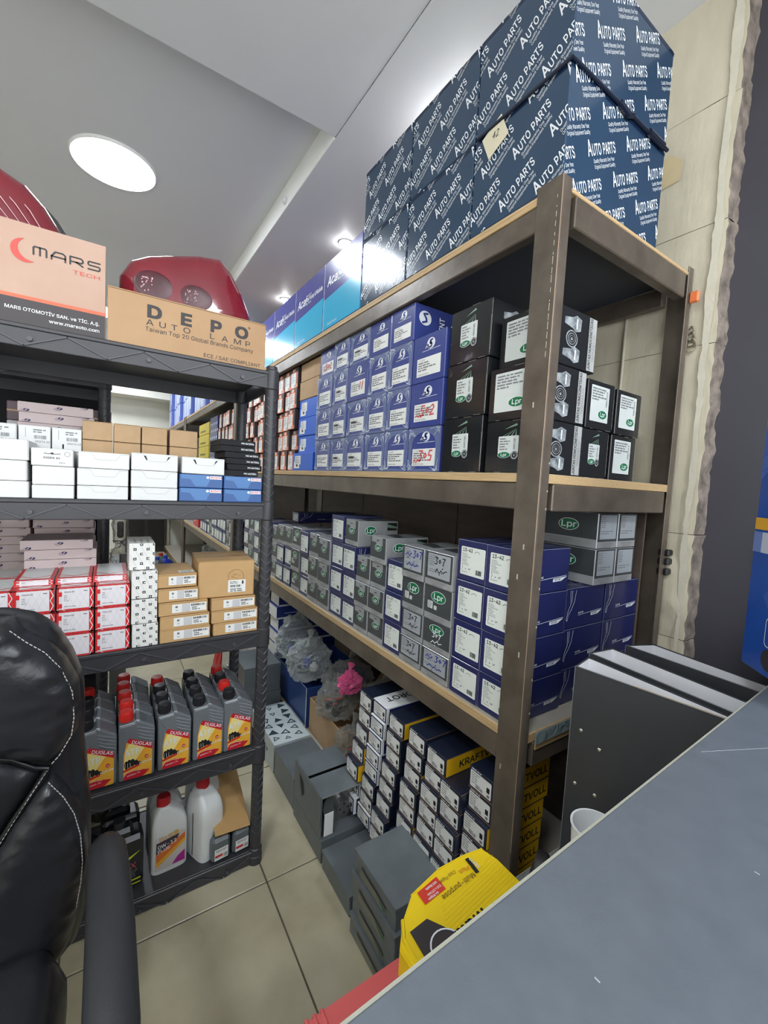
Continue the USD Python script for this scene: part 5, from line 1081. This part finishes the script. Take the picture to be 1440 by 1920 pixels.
def fluid_bottle(name, x, y, rot, label, mat=WPL, cap=CAPD, lab=True, s=1.0, z=LV[0]):
    P = Parts(); w, d, h = .112 * s, .085 * s, .215 * s
    prof = [(0, 1.0), (.12, 1.0), (.60, 1.0), (.72, .97), (.82, .86), (.90, .66), (.96, .42), (1.0, .30)]
    n = 28; th = np.arange(n) * 2 * PI / n; e = .45; V = []
    cx, sy = np.sign(np.cos(th)) * np.abs(np.cos(th)) ** e, np.sign(np.sin(th)) * np.abs(np.sin(th)) ** e
    for t, k in prof: V.append(np.c_[w / 2 + cx * w / 2 * k - (1 - k) * w * .20, d / 2 + sy * d / 2 * (.35 + .65 * k), np.full(n, h * t)])
    V = np.vstack(V + [[[w / 2, d / 2, 0], [w * .36, d / 2, h]]]); F = []; m = len(V)
    for i in range(len(prof) - 1):
        for j in range(n): a, b, c, q = i * n + j, i * n + (j + 1) % n, (i + 1) * n + (j + 1) % n, (i + 1) * n + j; F += [(a, b, c), (a, c, q)]
    for j in range(n): F += [(m - 2, (j + 1) % n, j), ((len(prof) - 1) * n + j, (len(prof) - 1) * n + (j + 1) % n, m - 1)]
    P.add('body', mat, (V, np.array(F)), smooth=45)
    P.add('cap', cap, lathe([(.019 * s, h - .006), (.021 * s, h - .004), (.021 * s, h + .024 * s), (.018 * s, h + .028 * s), (0, h + .029 * s)], 24, (w * .36, d / 2, 0)), smooth=40)
    f = Face((0, -.0004, 0), (1, 0, 0), (0, 0, 1))
    if lab:
        u0, u1, v0, v1 = w * .12, w * .92, h * .07, h * .60
        P.add('label', M('label_grey_white', (206, 200, 196), rough=.35), f.on(rect(u0, v0, u1, v1, .003), .0008)); P.add('label/label_dark', M('label_plum', (66, 52, 66), rough=.35), f.on(Polygon([(u0 + .001, h * .34), (u0 + .001, h * .52), (u1 - .02, h * .56), (u1 - .03, h * .46)]), .0011)); P.add('label/label_orange', M('label_orange', (222, 116, 48), rough=.35), f.on(Polygon([(u0 + .001, h * .20), (u0 + .001, h * .33), (u1 - .002, h * .55), (u1 - .002, h * .46)]), .0012)); P.add('label/label_gold', LYEL, f.on(Polygon([(u0 + .001, h * .12), (u0 + .001, h * .20), (u1 - .002, h * .46), (u1 - .002, h * .40)]), .0013))
        P.add('label/label_magenta', M('label_magenta', (172, 44, 140), rough=.35), f.on(Polygon([(w * .55, h * .09), (u1 - .002, h * .09), (u1 - .002, h * .26), (w * .72, h * .20)]), .0013)); P.add('lettering', WINK, f.on(text('0W-12', w * .16, h * .42, h * .055, .1, True), .0017), f.on(text('PLUS', w * .16, h * .355, h * .05, .1, True), .0017)); P.add('label/brand_lettering', M('gold_ink', (214, 168, 90), rough=.3), f.on(text('FLUIDE', w * .2, h * .535, h * .06, .12, True, sx=.9), .0018), f.on(ell(w * .66, h * .60, .008), .0016))
    else: P.add('seam', M('dark_seam', (70, 40, 40), rough=.5), f.on(rect(w * .5, h * .04, w * .53, h * .7), .0008))
    thing(name, P, label, 'bottle', None, (x, y, z + .0008), (0, 0, rot))
fluid_bottle('fluid_bottle', .142, 1.545, 3, 'white oil bottle with red cap and magenta label on bottom rack shelf', s=1.05)
fluid_bottle('fluid_bottle', .140, 1.642, 3, 'white oil bottle with red cap behind the magenta labelled bottle', s=1.05)
fluid_bottle('fluid_bottle', .252, 1.625, -68, 'white bottle turned edge-on with red cap, nearest the card panel', s=1.12, lab=False)
fluid_bottle('fluid_bottle', .266, 1.755, -68, 'white bottle turned edge-on behind the near edge-on one', s=1.12, lab=False)
DKB2 = M('dark_bottle_plastic', (24, 25, 30), rough=.3)
for k, (x, y) in enumerate(((.005, 1.53), (.0, 1.64), (-.12, 1.54))):
    P = Parts(); w, d, h = .115, .08, .23; P.add('body', DKB2, cbox(0, w, 0, d, 0, h * .78, .012), cbox(w * .1, w * .75, d * .15, d * .85, h * .74, h * .9, .02)); P.add('cap', BCAP, lathe([(.018, h * .88), (.018, h), (0, h)], 20, (w * .4, d / 2, 0)), smooth=40)
    f = Face((0, 0, 0), (1, 0, 0), (0, 0, 1)); [P.add(f'green_print#{q_}', M('lime_print', (196, 206, 50), rough=.4), m_) for q_, m_ in enumerate((f.on(Polygon([(w * .35, h * .46), (w * .6, h * .50), (w * .92, h * .56), (w * .62, h * .46)]), .0008), f.on(rect(w * .5, h * .12, w * .92, h * .145), .0008), f.on(rect(w * .52, h * .06, w * .92, h * .08), .0008)))]; P.add('red_print', M('dusty_red_print', (160, 70, 84), rough=.4), f.on(text('GX', w * .45, h * .31, h * .09, 0, True), .0008)); P.add('white_print', GREYINK, *[f.on(m, .0008) for m in bars(w * .48, h * .28, w * .9, 4, h * .03, h * .012, random.Random(k))])
    thing('dark_oil_can', P, f'black oil bottle with lime print in the shadow of bottom shelf, {("front right", "behind the front one", "front left")[k]}', 'bottle', None, (x, y, LV[0] + .0008), (0, 0, 4))
def grey_can(x, y, label, z0=LV[0]):
    P = Parts(); w, d, h = .066, .10, .088; P.add('body', GREYB, cbox(0, w, 0, d, 0, h, .010)); f = Face((0, 0, 0), (1, 0, 0), (0, 0, 1)); P.add('label', W, f.on(rect(w * .12, h * .14, w * .85, h * .62), .0008)); P.add('label/label_red', LRED, f.on(rect(w * .15, h * .26, w * .55, h * .36), .0011)); P.add('label/small_print', GREYINK, *[f.on(m, .0011) for m in bars(w * .2, h * .56, w * .8, 2, h * .05, h * .025, random.Random(2))], *[f.on(m, .0011) for m in barcode(w * .6, h * .2, w * .82, h * .36, random.Random(2))])
    P.add('cap', BCAP, lathe([(.014, h - .004), (.014, h + .014), (0, h + .014)], 16, (w / 2, d * .5, 0)))
    thing('grey_can', P, label, 'can', None, (x, y, z0 + .0008), (0, 0, 6))
grey_can(.330, 1.490, 'small grey can with red and white label under the card panel, left'); grey_can(.404, 1.494, 'small grey can with red and white label under the card panel, by the post')
grey_can(.330, 1.63, 'grey can behind under the slanting card panel, left'); grey_can(.404, 1.63, 'grey can behind under the slanting card panel, right')
P = Parts(); V, F = cbox(0, .122, 0, .26, 0, .004, .001); P.add('board', M('panel_kraft', (190, 152, 98), rough=.7, var=.08, vscale=5), (V, F))
thing('card_panel', P, 'slanting tan cardboard panel leaning on the grey cans', 'cardboard', None, (.338, 1.490, LV[0] + .106), (12, 0, -3))
fluid_bottle('small_red_bottle', .372, 1.775, 0, 'grey bottle with small red cap behind the card panel', mat=GRB, lab=False, s=.95)

# ================================================================== foreground: counter, desk, binders
CTOP = M('slate_laminate', (92, 98, 105), rough=.45, rgb2=(86, 92, 99), vscale=30, bump=.05, bscale=400)
CEDGE = M('counter_edge_band', (150, 150, 136), rough=.5)
def counter():
    P = Parts(); z, t = 1.10, .032
    e = lambda x: .2095 + x * .0345
    XE = 1.69; poly = Polygon([(-.62, e(-.62)), (XE, e(XE)), (XE, -.42), (-.62, -.42)])
    V, F = extrude(poly, t - .0012); P.add('top', CTOP, (V + [0, 0, z - t], F))
    V, F = extrude(poly.buffer(-.0016), .0012); P.add('top_face', CTOP, (V + [0, 0, z - .0012], F))
    P.add('edge_band', CEDGE, (lambda V, F: (V + [0, 0, z - t + .001], F))(*extrude(Polygon([(-.62, e(-.62) - .0004), (XE, e(XE) - .0004), (XE, e(XE) + .0022), (-.62, e(-.62) + .0022)]), t - .0016)))
    P.add('scratch', M('pale_scratch', (160, 168, 176), rough=.5), *[cbox(x, x + .0012, y, y + .004, z, z + .0003, .0001) for x, y in ((.42, .07), (.30, .14), (.52, .11), (.36, .03), (.61, .06))])
    P.add('hair_scratch', M('pale_scratch', (160, 168, 176)), tube([(.70, .222, z), (.86, .15, z), (1.05, .07, z)], .0002, 4))
    P.add('front_panel', M('counter_front', (96, 102, 112), rough=.5), cbox(-.6, 1.68, -.34, -.31, 0, z - t, .002)); P.add('side_panel', M('counter_front', (96, 102, 112)), cbox(-.6, -.57, -.31, .16, 0, z - t, .002), cbox(1.65, 1.68, -.31, .2, 0, z - t, .002))
    thing('counter', P, 'slate grey laminate counter top with pale edge band in the foreground', 'counter')
counter()
def low_desk():
    P = Parts(); D = M('desk_top_grey', (118, 118, 118), rough=.5, var=.06, vscale=8)
    P.add('top', D, cbox(.525, 1.62, .02, .556, .563, .590, .002)); P.add('edge_band', CEDGE, cbox(.525, 1.62, .556, .558, .564, .5895, .0005))
    P.add('leg', BLK, cbox(.56, .60, .06, .10, 0, .563, .002)); P.add('leg#2', BLK, cbox(.56, .60, .46, .50, 0, .563, .002)); P.add('side_panel', BLK, cbox(1.57, 1.60, .04, .52, 0, .563, .002))
    thing('low_desk', P, 'low grey desk under the counter carrying the binders', 'desk')
low_desk()
BIND = M('black_binder_cover', (54, 56, 60), rough=.5, var=.08, vscale=30, bump=.12, bscale=300); BINI = M('binder_inside_paper', (222, 222, 226), rough=.6); RIV = M('rivet', (190, 188, 180), rough=.3, metal=.9)
def binder(A, S, LA, LS, label, rivets=False):
    P = Parts(); z0, z1, t = .5908, 1.05, .0032
    def board(a, b, name, inside):
        a, b, c = np.array(a), np.array(b), np.array(inside); d = b - a; L = np.hypot(*d); d = d / L; n = np.array([-d[1], d[0]]);  n = n if np.dot(c - a, n) > 0 else -n
        for off, th, m, nm, e in ((0, t, BIND, name, 0), (t, .0010, BINI, name + '_lining', .0022)):
            q = [a + d * e + n * off, b - d * e + n * off, b - d * e + n * (off + th), a + d * e + n * (off + th)]
            P.add(nm, m, (lambda V, F: (V + [0, 0, z0 + e], F))(*extrude(Polygon(q), z1 - z0 - 2 * e)))
        return a, d, n, L
    mid = (np.array(A) + S + LA + LS) / 4
    r = board(A, LA, 'front_cover', mid); board(S, LS, 'back_cover', mid); board(A, S, 'spine', mid)
    a, d, n, L = r
    P.add('edge_wear', M('binder_edge', (120, 122, 124), rough=.6), tube([(*(a + d * .002), z1), (*(a + d * (L - .002)), z1)], .0009, 5), tube([(*a, z0 + .01), (*a, z1)], .0009, 5))
    if rivets:
        for k, (u, z) in enumerate(((.025, .905), (.068, .880), (.022, .775), (.067, .772))):
            p = a + d * u - n * .0005
            P.add(f'rivet#{k}', RIV, (lambda q: (np.c_[q[0][:, 0] * d[0] - q[0][:, 2] * n[0] + p[0], q[0][:, 0] * d[1] - q[0][:, 2] * n[1] + p[1], q[0][:, 1] + z], q[1]))(lathe([(0, .0025), (.003, .002), (.0045, 0)][::-1], 12)), smooth=40)
        P.add('paper_edge', M('kraft_edge_strip', (196, 164, 110), rough=.7), tube([(*(a + d * .12 + n * .005), z1 - .001), (*(a + d * (L - .01) + n * .005), z1 - .001)], .0014, 5))
    thing('ring_binder', P, label, 'binder')
binder((.921, .549), (1.003, .566), (.968, .235), (.981, .240), 'black ring binder with rivets, leftmost of three on the low desk', True)
binder((1.032, .581), (1.122, .571), (1.003, .255), (1.087, .262), 'black ring binder with white lining, middle of the three')
binder((1.180, .566), (1.264, .534), (1.169, .262), (1.228, .262), 'black ring binder beside the dark wall, rightmost of the three')
P = Parts(); CUPM = M('white_cup_plastic', (228, 230, 230), rough=.4)
P.add('cup', CUPM, lathe([(0, 0), (.036, 0), (.045, .205), (.0475, .207), (.0475, .210), (.0435, .210), (.035, .004), (0, .004)], 48), smooth=40)
thing('plastic_cup', P, 'tall white plastic cup beside the leftmost binder', 'cup', None, (.812, .412, .5908))
P = Parts(); P.add('body', BLK, cbox(-.05, .05, -.025, .025, 0, .02, .006), cbox(-.05, -.02, -.02, .02, .02, .05, .006)); P.add('roll', RUB, (lambda q: (np.c_[q[0][:, 0], q[0][:, 2], q[0][:, 1] + .045], q[1][:, ::-1]))(lathe([(.014, -.012), (.032, -.012), (.034, -.008), (.034, .008), (.032, .012), (.014, .012), (.014, -.012)], 32)), smooth=40)
P.add('tape_tongue', W, cbox(.036, .048, -.010, .010, .022, .05, .002)); P.add('cable', RUB, tube([(-.04, -.03, .01), (-.07, -.05, .012), (-.03, -.07, .01), (.03, -.055, .011), (.05, -.08, .01)], .006, 8), smooth=60)
thing('tape_dispenser', P, 'small black tape dispenser and cable at the corner of the low desk', 'tape dispenser', None, (.795, .512, .5908), (0, 0, 25))
# copy paper
YPK = M('yellow_paper_wrap', (240, 206, 24), rough=.42, var=.05, vscale=4)
def ream():
    P = Parts(); z0, z1 = .5908, .640
    out = Polygon([(.437, .36), (.437, .537), (.470, .574), (.513, .605), (.560, .6165), (.605, .623), (.665, .621), (.718, .612), (.7285, .575), (.730, .36)])
    V, F = extrude(out, z1 - z0 - .003); P.add('wrapper', YPK, (V + [0, 0, z0], F))
    V, F = extrude(out.buffer(-.002), .003); P.add('wrapper_top', YPK, (V + [0, 0, z1 - .003], F))
    P.add('crease', YPK, *[tube([(.455 + .004 * k, .375 + .0075 * k, z1), (.59 + .004 * k, .392 + .0075 * k, z1 + .0002), (.725, .40 + .0075 * k, z1)], .0007, 4) for k in range(26)], smooth=60)
    P.add('fold', YPK, tube([(.470, .574, z1 - .001), (.452, .545, z1), (.445, .44, z1)], .004, 6), tube([(.513, .604, z1 - .001), (.60, .621, z1 - .001), (.665, .619, z1 - .001), (.717, .611, z1 - .001)], .0025, 6), smooth=60)
    f = Face((0, 0, z1), (1, 0, 0), (0, 1, 0)); a = PI - .10
    P.add('red_patch', M('red_patch', (206, 60, 44), rough=.4), f.on(Polygon([(.525, .601), (.581, .609), (.581, .579), (.524, .574)]), .0020))
    P.add('red_patch/patch_lettering', WINK, *[f.on(text(s, u, v, .0048, PI + .10, True, sx=.85), .0026) for s, u, v in (('A4 80gsm', .563, .583, ), ('210 x 297mm', .577, .592), ('400 Sheets', .574, .602))])
    P.add('lettering', M('brown_ink', (92, 66, 24), rough=.5), f.on(text('Multi-purpose', .655, .578, .0105, PI + .07, False, sx=.95), .0026), f.on(text('Copy Paper', .625, .601, .007, PI + .07, False, sx=.9, shear=.2), .0026)); P.add('lettering_orange', M('orange_ink', (206, 110, 30), rough=.5), f.on(text('Plus', .657, .596, .010, PI + .05, False), .0026)); P.add('lettering_big', INK, f.on(text('Multi', .618, .514, .026, PI + .08, True), .0026))
    P.add('brand_plate', INK, f.on(Polygon([(.668, .571), (.672, .608), (.663, .609), (.659, .572)]), .0022)); P.add('label/brand_lettering', WINK, f.on(text('COPEX', .6695, .605, .0062, -PI / 2 + .1, True, sx=.95), .0027))
    P.add('dark_square', DGB, f.on(Polygon([(.468, .549), (.510, .552), (.545, .50), (.545, .45), (.462, .45)]), .0020)); P.add('ring', WINK, f.on(ell(.512, .492, .034).difference(ell(.512, .492, .031)), .0025)); P.add('ring/ring_lettering', WINK, f.on(text('LAMP', .532, .495, .013, PI + .1, True), .0027)); P.add('flame', ORG, f.on(ell(.490, .488, .004, .009), .0027))
    thing('paper_pack', P, 'yellow wrapped pack of copy paper lying upside down on the low desk', 'paper pack')
ream()
P = Parts(); RST = M('coral_red_plastic', (226, 104, 102), rough=.4, var=.05, vscale=6)
seat = Polygon([(.13, .30), (.13, .622), (.522, .622), (.522, .30)]).buffer(-.022).buffer(.022, quad_segs=6)
V, F = extrude(seat.buffer(-.006), .008); P.add('seat', RST, (V + [0, 0, .492], F)); V, F = extrude(seat, .040); P.add('seat#skirt', RST, (V + [0, 0, .454], F))
P.add('rib', RST, *[cbox(x, x + .006, .595, .6225, .494, .5018, .002) for x in (.285, .300, .315, .330)], *[cbox(x, x + .003, .34, .6, .4985, .5008, .001) for x in (.285, .300, .315, .330)])
for k, (x, y) in enumerate(((.15, .32), (.50, .32), (.15, .60), (.50, .60))):
    sx, sy = (-1 if x < .3 else 1), (-1 if y < .4 else 1)
    P.add(f'leg#{k}', RST, tube([(x + sx * .035, y + sy * .03, 0), (x, y, .46)], [.016, .022], 8))
P.add('brace', RST, cbox(.15, .50, .592, .604, .22, .25, .003))
thing('plastic_stool', P, 'coral red plastic stool with ribs, beside the yellow paper pack', 'stool')
# blue carton on the counter
P = Parts(); w, d, h = .30, .20, .60; PBL = M('poster_blue', (32, 78, 168), rough=.35, rgb2=(40, 92, 184), vscale=3); body(P, PBL, w, d, h, .002); f = Face((0, 0, 0), (1, 0, 0), (0, 0, 1))
P.add('blue_facets', M('poster_blue_light', (66, 104, 190), rough=.35), f.on(Polygon([(.001, .40), (.001, .598), (w, .598), (w, .52), (.08, .46)]), .0005), f.on(Polygon([(.05, .16), (.14, .24), (.30, .25), (.30, .02), (.12, .08)]), .0005)); P.add('facet_line', M('poster_line', (40, 84, 172), rough=.35), f.on(stroke([(.0, .45), (.3, .56)], .002), .0008), f.on(stroke([(.0, .42), (.3, .49)], .002), .0008))
P.add('yellow_stripe', M('poster_yellow', (240, 180, 50), rough=.35), f.on(rect(.0005, .295, w, .32), .0009)); P.add('white_band', M('poster_pale', (206, 212, 232), rough=.35), f.on(Polygon([(.02, .247), (.0, .290), (w, .290), (w, .247)]), .0008)); P.add('pale_start', M('poster_mid', (116, 140, 204), rough=.35), f.on(rect(.0005, .247, .028, .290), .0010))
P.add('red_number', M('poster_red', (216, 60, 60), rough=.35), f.on(text('10', .062, .253, .030, 0, True), .0013)); P.add('outline', WINK, f.on(rect(.07, .06, .2, .12, .01).difference(rect(.072, .062, .198, .118, .009)), .0009)); P.add('dark_disc', DGB, f.on(ell(.088, .035, .022), .0010)); P.add('white_arrow', WINK, f.on(Polygon([(.066, .47), (.09, .485), (.09, .45)]), .0009))
thing('blue_carton', P, 'tall blue advertising carton with yellow stripe standing on the counter edge', 'carton', None, (1.181, .322, 1.1006), (0, 0, 180 + math.degrees(math.atan2(.065, .069))))

# ================================================================== black leather office chair
LEA = M('black_leather', (38, 39, 43), rough=.33, spec=.5, var=.15, vscale=5, bump=.22, bscale=140); STI = M('white_stitch', (176, 172, 170), rough=.7); CPL = M('chair_plastic', (50, 51, 54), rough=.45, bump=.15, bscale=220)
def puff(poly, t, y, edge=.05, res=.012, seed=0, wr=.006, back=.03):
    """padded leather panel: outline in x,z; bulges towards -y"""
    poly = poly.buffer(.008).buffer(-.008)
    ring = poly.exterior; L = ring.length; n = int(L / res); pts = [ring.interpolate(L * k / n).coords[0] for k in range(n)]
    from shapely.geometry import Point
    x0, z0, x1, z1 = poly.bounds; inner = [(x, z) for i, x in enumerate(np.arange(x0, x1, res)) for z in np.arange(z0 + (res / 2 if i % 2 else 0), z1, res)]
    inner = [p for p in inner if poly.buffer(-res * .6).contains(Point(p))]
    A = np.array(pts + inner); from scipy.spatial import Delaunay
    T = Delaunay(A).simplices; cen = A[T].mean(1); T = T[[poly.contains(Point(c)) for c in cen]]
    d = np.array([ring.distance(Point(p)) for p in A]); k = np.clip(d / edge, 0, 1); hgt = t * np.sqrt(1 - (1 - k) ** 2)
    q = np.c_[A[:, 0] * 22, A[:, 1] * 55, np.full(len(A), seed)]
    wrk = np.exp(-(d / (edge * .9)) ** 2) * wr * 2 * (meshkit.fbm(q, 3, seed) - .5) * np.clip(d / .01, 0, 1) + wr * .6 * (meshkit.fbm(np.c_[A * 9, np.full(len(A), seed)], 2, seed) - .5) * k
    a = A[T]; cr = (a[:, 1, 0] - a[:, 0, 0]) * (a[:, 2, 1] - a[:, 0, 1]) - (a[:, 1, 1] - a[:, 0, 1]) * (a[:, 2, 0] - a[:, 0, 0]); T = np.where((cr < 0)[:, None], T[:, ::-1], T)
    Vf = np.c_[A[:, 0], y - hgt - wrk, A[:, 1]]; Vb = np.c_[A[:, 0], np.full(len(A), y + back), A[:, 1]]; m = len(A)
    side = [t_ for i in range(n) for t_ in ((i, (i + 1) % n, m + (i + 1) % n), (i, m + (i + 1) % n, m + i))]
    ccw = ring.is_ccw; side = np.array(side); side = side[:, ::-1] if ccw else side
    return np.vstack([Vf, Vb]), np.vstack([T, T[:, ::-1] + m, side])
def mirror_poly(pts, cx): return pts + [(2 * cx - x, z) for x, z in pts[::-1]]
def stitches(pts, y, step=.0085, r=.0011):
    ls = LineString(pts); out = []; n = int(ls.length / step)
    for k in range(n):
        a, b = ls.interpolate(k * step).coords[0], ls.interpolate(k * step + step * .68).coords[0]
        out.append(tube([(a[0], y(a), a[1]), (b[0], y(b), b[1])], r, 5))
    return out
def chair():
    P = Parts(); cx, Y = -.31, 1.05
    outer = mirror_poly([(cx, 1.16), (-.165, 1.150), (-.120, 1.135), (-.085, 1.103), (-.057, 1.046), (-.037, .98), (-.034, .898), (-.036, .841), (-.030, .78), (-.022, .669), (-.021, .558), (-.030, .45), (-.047, .385), (-.08, .352), (cx, .35)], cx)
    P.add('back_shell', LEA, puff(Polygon(outer), .028, Y + .05, .03, .016, 1, .003, .05), smooth=70)
    head = mirror_poly([(cx, 1.150), (-.150, 1.146), (-.126, 1.118), (-.090, 1.088), (-.064, 1.049), (-.043, .993), (-.040, .935), (-.044, .896), (-.066, .857), (-.092, .832), (-.135, .858), (-.20, .890), (cx, .90)], cx)
    P.add('head_pillow', LEA, puff(Polygon(head), .050, Y + .02, .065, .010, 2, .012, .04), smooth=70)
    low = [(-.087, .815), (-.060, .770), (-.040, .724), (-.029, .67), (-.025, .608), (-.028, .56), (-.037, .50), (-.055, .42), (-.085, .37), (-.20, .36), (-.225, .56), (-.182, .68), (-.150, .737), (-.118, .787)]
    for s in (0, 1):
        q = [(2 * cx - x, z) for x, z in low] if s else low
        P.add(f'side_bolster#{s}', LEA, puff(Polygon(q), .040, Y + .02, .06, .010, 3 + s, .009, .04), smooth=70)
    cen = mirror_poly([(cx, .885), (-.17, .880), (-.135, .850), (-.10, .828), (-.125, .783), (-.155, .732), (-.188, .675), (-.232, .56), (-.21, .37), (cx, .36)], cx)
    P.add('centre_panel', LEA, puff(Polygon(cen), .030, Y + .02, .08, .012, 6, .006, .04), smooth=70)
    yy = lambda o: (lambda p: Y - o)
    P.add('stitching', STI, *stitches([(-.150, 1.132), (-.126, 1.106), (-.097, 1.080), (-.072, 1.043), (-.053, .990), (-.050, .935), (-.054, .897), (-.074, .860), (-.092, .840)], lambda p: Y + .02 - .028), *stitches([(-.092, .832), (-.118, .790), (-.147, .740), (-.178, .684), (-.21, .62)], lambda p: Y + .001), *stitches([(-.092, .806), (-.067, .765), (-.049, .722), (-.038, .67), (-.034, .608), (-.037, .56), (-.046, .50)], lambda p: Y + .02 - .024))
    P.add('piping', M('black_piping', (22, 22, 25), rough=.35), tube([(x, Y + .006, z) for x, z in ((-.092, .832), (-.118, .787), (-.150, .737), (-.182, .68), (-.228, .56))], .006, 8), tube([(x, Y + .004, z) for x, z in ((-.20, .888), (-.15, .868), (-.115, .84), (-.092, .832))], .005, 8), smooth=60)
    # seat
    sp = np.array(Polygon([(cx - .25, .57), (cx + .25, .57), (cx + .255, .98), (cx + .22, 1.06), (cx - .22, 1.06), (cx - .255, .98)]).buffer(-.05).buffer(.05).exterior.coords)
    V, F = puff(Polygon(sp), .055, 0, .07, .014, 8, .006, .05); P.add('seat', LEA, (np.c_[V[:, 0], V[:, 2], -V[:, 1] + .42], F[:, ::1]), smooth=70)
    # arms
    for s in (0, 1):
        mx = (lambda V: V) if not s else (lambda V: V * [-1, 1, 1] + [2 * cx, 0, 0])
        pts = [(.006, 1.075, .56), (.008, 1.050, .622), (.010, .995, .652), (.012, .92, .660), (.014, .80, .656), (.014, .66, .638), (.010, .60, .60), (.004, .585, .53)]
        V, F = tube(pts, [.022, .030, .034, .036, .037, .037, .034, .026], 16); c = np.repeat(np.array(pts), 16, 0); V[:-2] = c + (V[:-2] - c) * [1.0, 1.0, .75]
        P.add(f'armrest#{s}', CPL, (mx(V), F[:, ::-1] if s else F), smooth=60)
        V, F = tube([(.004, .585, .53), (-.02, .66, .44), (-.06, .74, .40)], [.024, .022, .02], 12); P.add(f'arm_support#{s}', CPL, (mx(V), F[:, ::-1] if s else F), smooth=60)
    P.add('gas_column', CPL, lathe([(.028, .08), (.028, .25), (.02, .25), (.02, .40)], 20, (cx, .82, 0)))
    for k in range(5):
        a = k * 2 * PI / 5 + .3; e = (cx + .29 * math.cos(a), .82 + .29 * math.sin(a)); P.add(f'base_arm#{k}', CPL, tube([(cx, .82, .10), (e[0], e[1], .065)], [.028, .018], 10), smooth=60)
        P.add(f'castor#{k}', BLK, (lambda q: (np.c_[q[0][:, 2], q[0][:, 0], q[0][:, 1]] @ np.array([[math.cos(a + PI / 2), math.sin(a + PI / 2), 0], [-math.sin(a + PI / 2), math.cos(a + PI / 2), 0], [0, 0, 1]]) + [e[0], e[1], .027], q[1]))(lathe([(0, -.02), (.025, -.02), (.027, -.016), (.027, .016), (.025, .02), (0, .02)], 20)), smooth=40)
    thing('office_chair', P, 'black padded leather office chair with white stitching in the left foreground', 'chair')
chair()

# ================================================================== things behind the near rack
for k, (x0, x1, y, z0, h, m, lb) in enumerate(((-.20, .075, 2.05, 1.3585, .14, LAV, 'dusky mauve carton on second shelf of the rear rack, lowest'), (-.20, .070, 2.05, 1.4985, .11, WHT, 'white carton in the rear rack stack above the lowest mauve one'), (-.20, .078, 2.05, 1.6085, .07, M('dusky_mauve', (120, 100, 108), rough=.5), 'dusky mauve carton in the rear rack stack, third from shelf'))):
    P = Parts(); P.add('body', m, cbox(x0 - .1, x1 - .1 + .04, y, y + .25, z0, z0 + h - .001, .003)); P.add('tape', TAPE, cbox(x0 - .1, x1 - .06, y - .0006, y, z0 + h * .45, z0 + h * .55, .0002)); thing('rear_carton', P, lb, 'carton')
P = Parts(); P.add('back_sheet', MBLK, cbox(-.9, -.02, 2.405, 2.412, .0, 1.80, .001)); thing('rack_back_sheet', P, 'black sheet closing the rear of the hidden rack', 'sheet')
for k, (x, y, z, s) in enumerate(((.055, 2.10, 1.21, (.030, .05, .10)), (.075, 2.12, 1.075, (.055, .05, .075)), (.05, 2.11, .93, (.028, .04, .11)))):
    P = Parts(); P.add('film', BAGG, crumple(np.zeros(3), np.array(s), 50 + k), smooth=28); P.add('bagged_part', [RUB, STL, RUBB][k], cbox(-s[0] * .4, s[0] * .4, -.01, .01, -s[2] * .5, s[2] * .2, .006)); P.add('hanger', RUB, tube([(0, 0, s[2] * .6), (-.02, -.02, s[2] * .95), (-.048, -.03, s[2] * 1.0)], .002, 6))
    thing('hanging_bag', P, f'small clear bag hanging from the rear rack post, {("top", "middle", "bottom")[k]}', 'bag', None, (x, y, z))
for c in range(3):
    for r in range(12):
        put('mauve_box', 'mauve_box', f'dim mauve box on the rear rack, {ORD[c]} stack from its post, {ORD[r]} up', 'box', (-.225 - .2 * c + (.004 if r % 2 else 0), 2.03 + .02 * c, LV[2] + r * .0316 + .0006), 0, (.187, .25, .0308), 'mauve boxes on the rear rack')
P = Parts(); P.add('body', GREYB, cbox(.03, .12, 3.1, 3.5, 0, .85, .004)); P.add('label', W, cbox(.12, .1206, 3.2, 3.35, .5, .7, .0002)); thing('grey_floor_carton', P, 'grey carton standing on the floor far behind the racks', 'carton')
for k, (x, y, c, lb) in enumerate(((.60, 6.5, CAPD, 'red'), (.66, 6.3, RUBB, 'blue'), (.58, 6.2, RUBB, 'navy'))):
    fluid_bottle('floor_bottle', x, y, 20 * k, f'far floor bottle with {lb} cap beyond the brown cartons', mat=[M('dull_green', (56, 96, 80)), RUBB, GREYB][k], cap=c, lab=False, s=1.3, z=0)
bag('floor_bag', (.69, 2.72, .29), (.09, .12, .25), 61, BAG, 'tall clear bag of parts leaning on the far floor cartons', 'caps')
P = Parts(); V, F = crumple(np.zeros(3), np.array((.022, .05, .28)), 71, 4, .3); P.add('film', M('red_film', (206, 72, 70), rough=.3, bump=1.0, bscale=40), (V, F), smooth=30); thing('red_bag', P, 'tall folded red bag beside the clear bag on the far floor', 'bag', None, (.585, 2.70, .21), (0, 8, 0))
floor_box(2.34, 2.60, 0, .20, .66, .22, 'slate carton on the floor past the white triangle carton', slot=False); floor_box(2.34, 2.60, .2025, .16, .665, .21, 'slate carton stacked on the floor carton past the triangle one', slot=False)
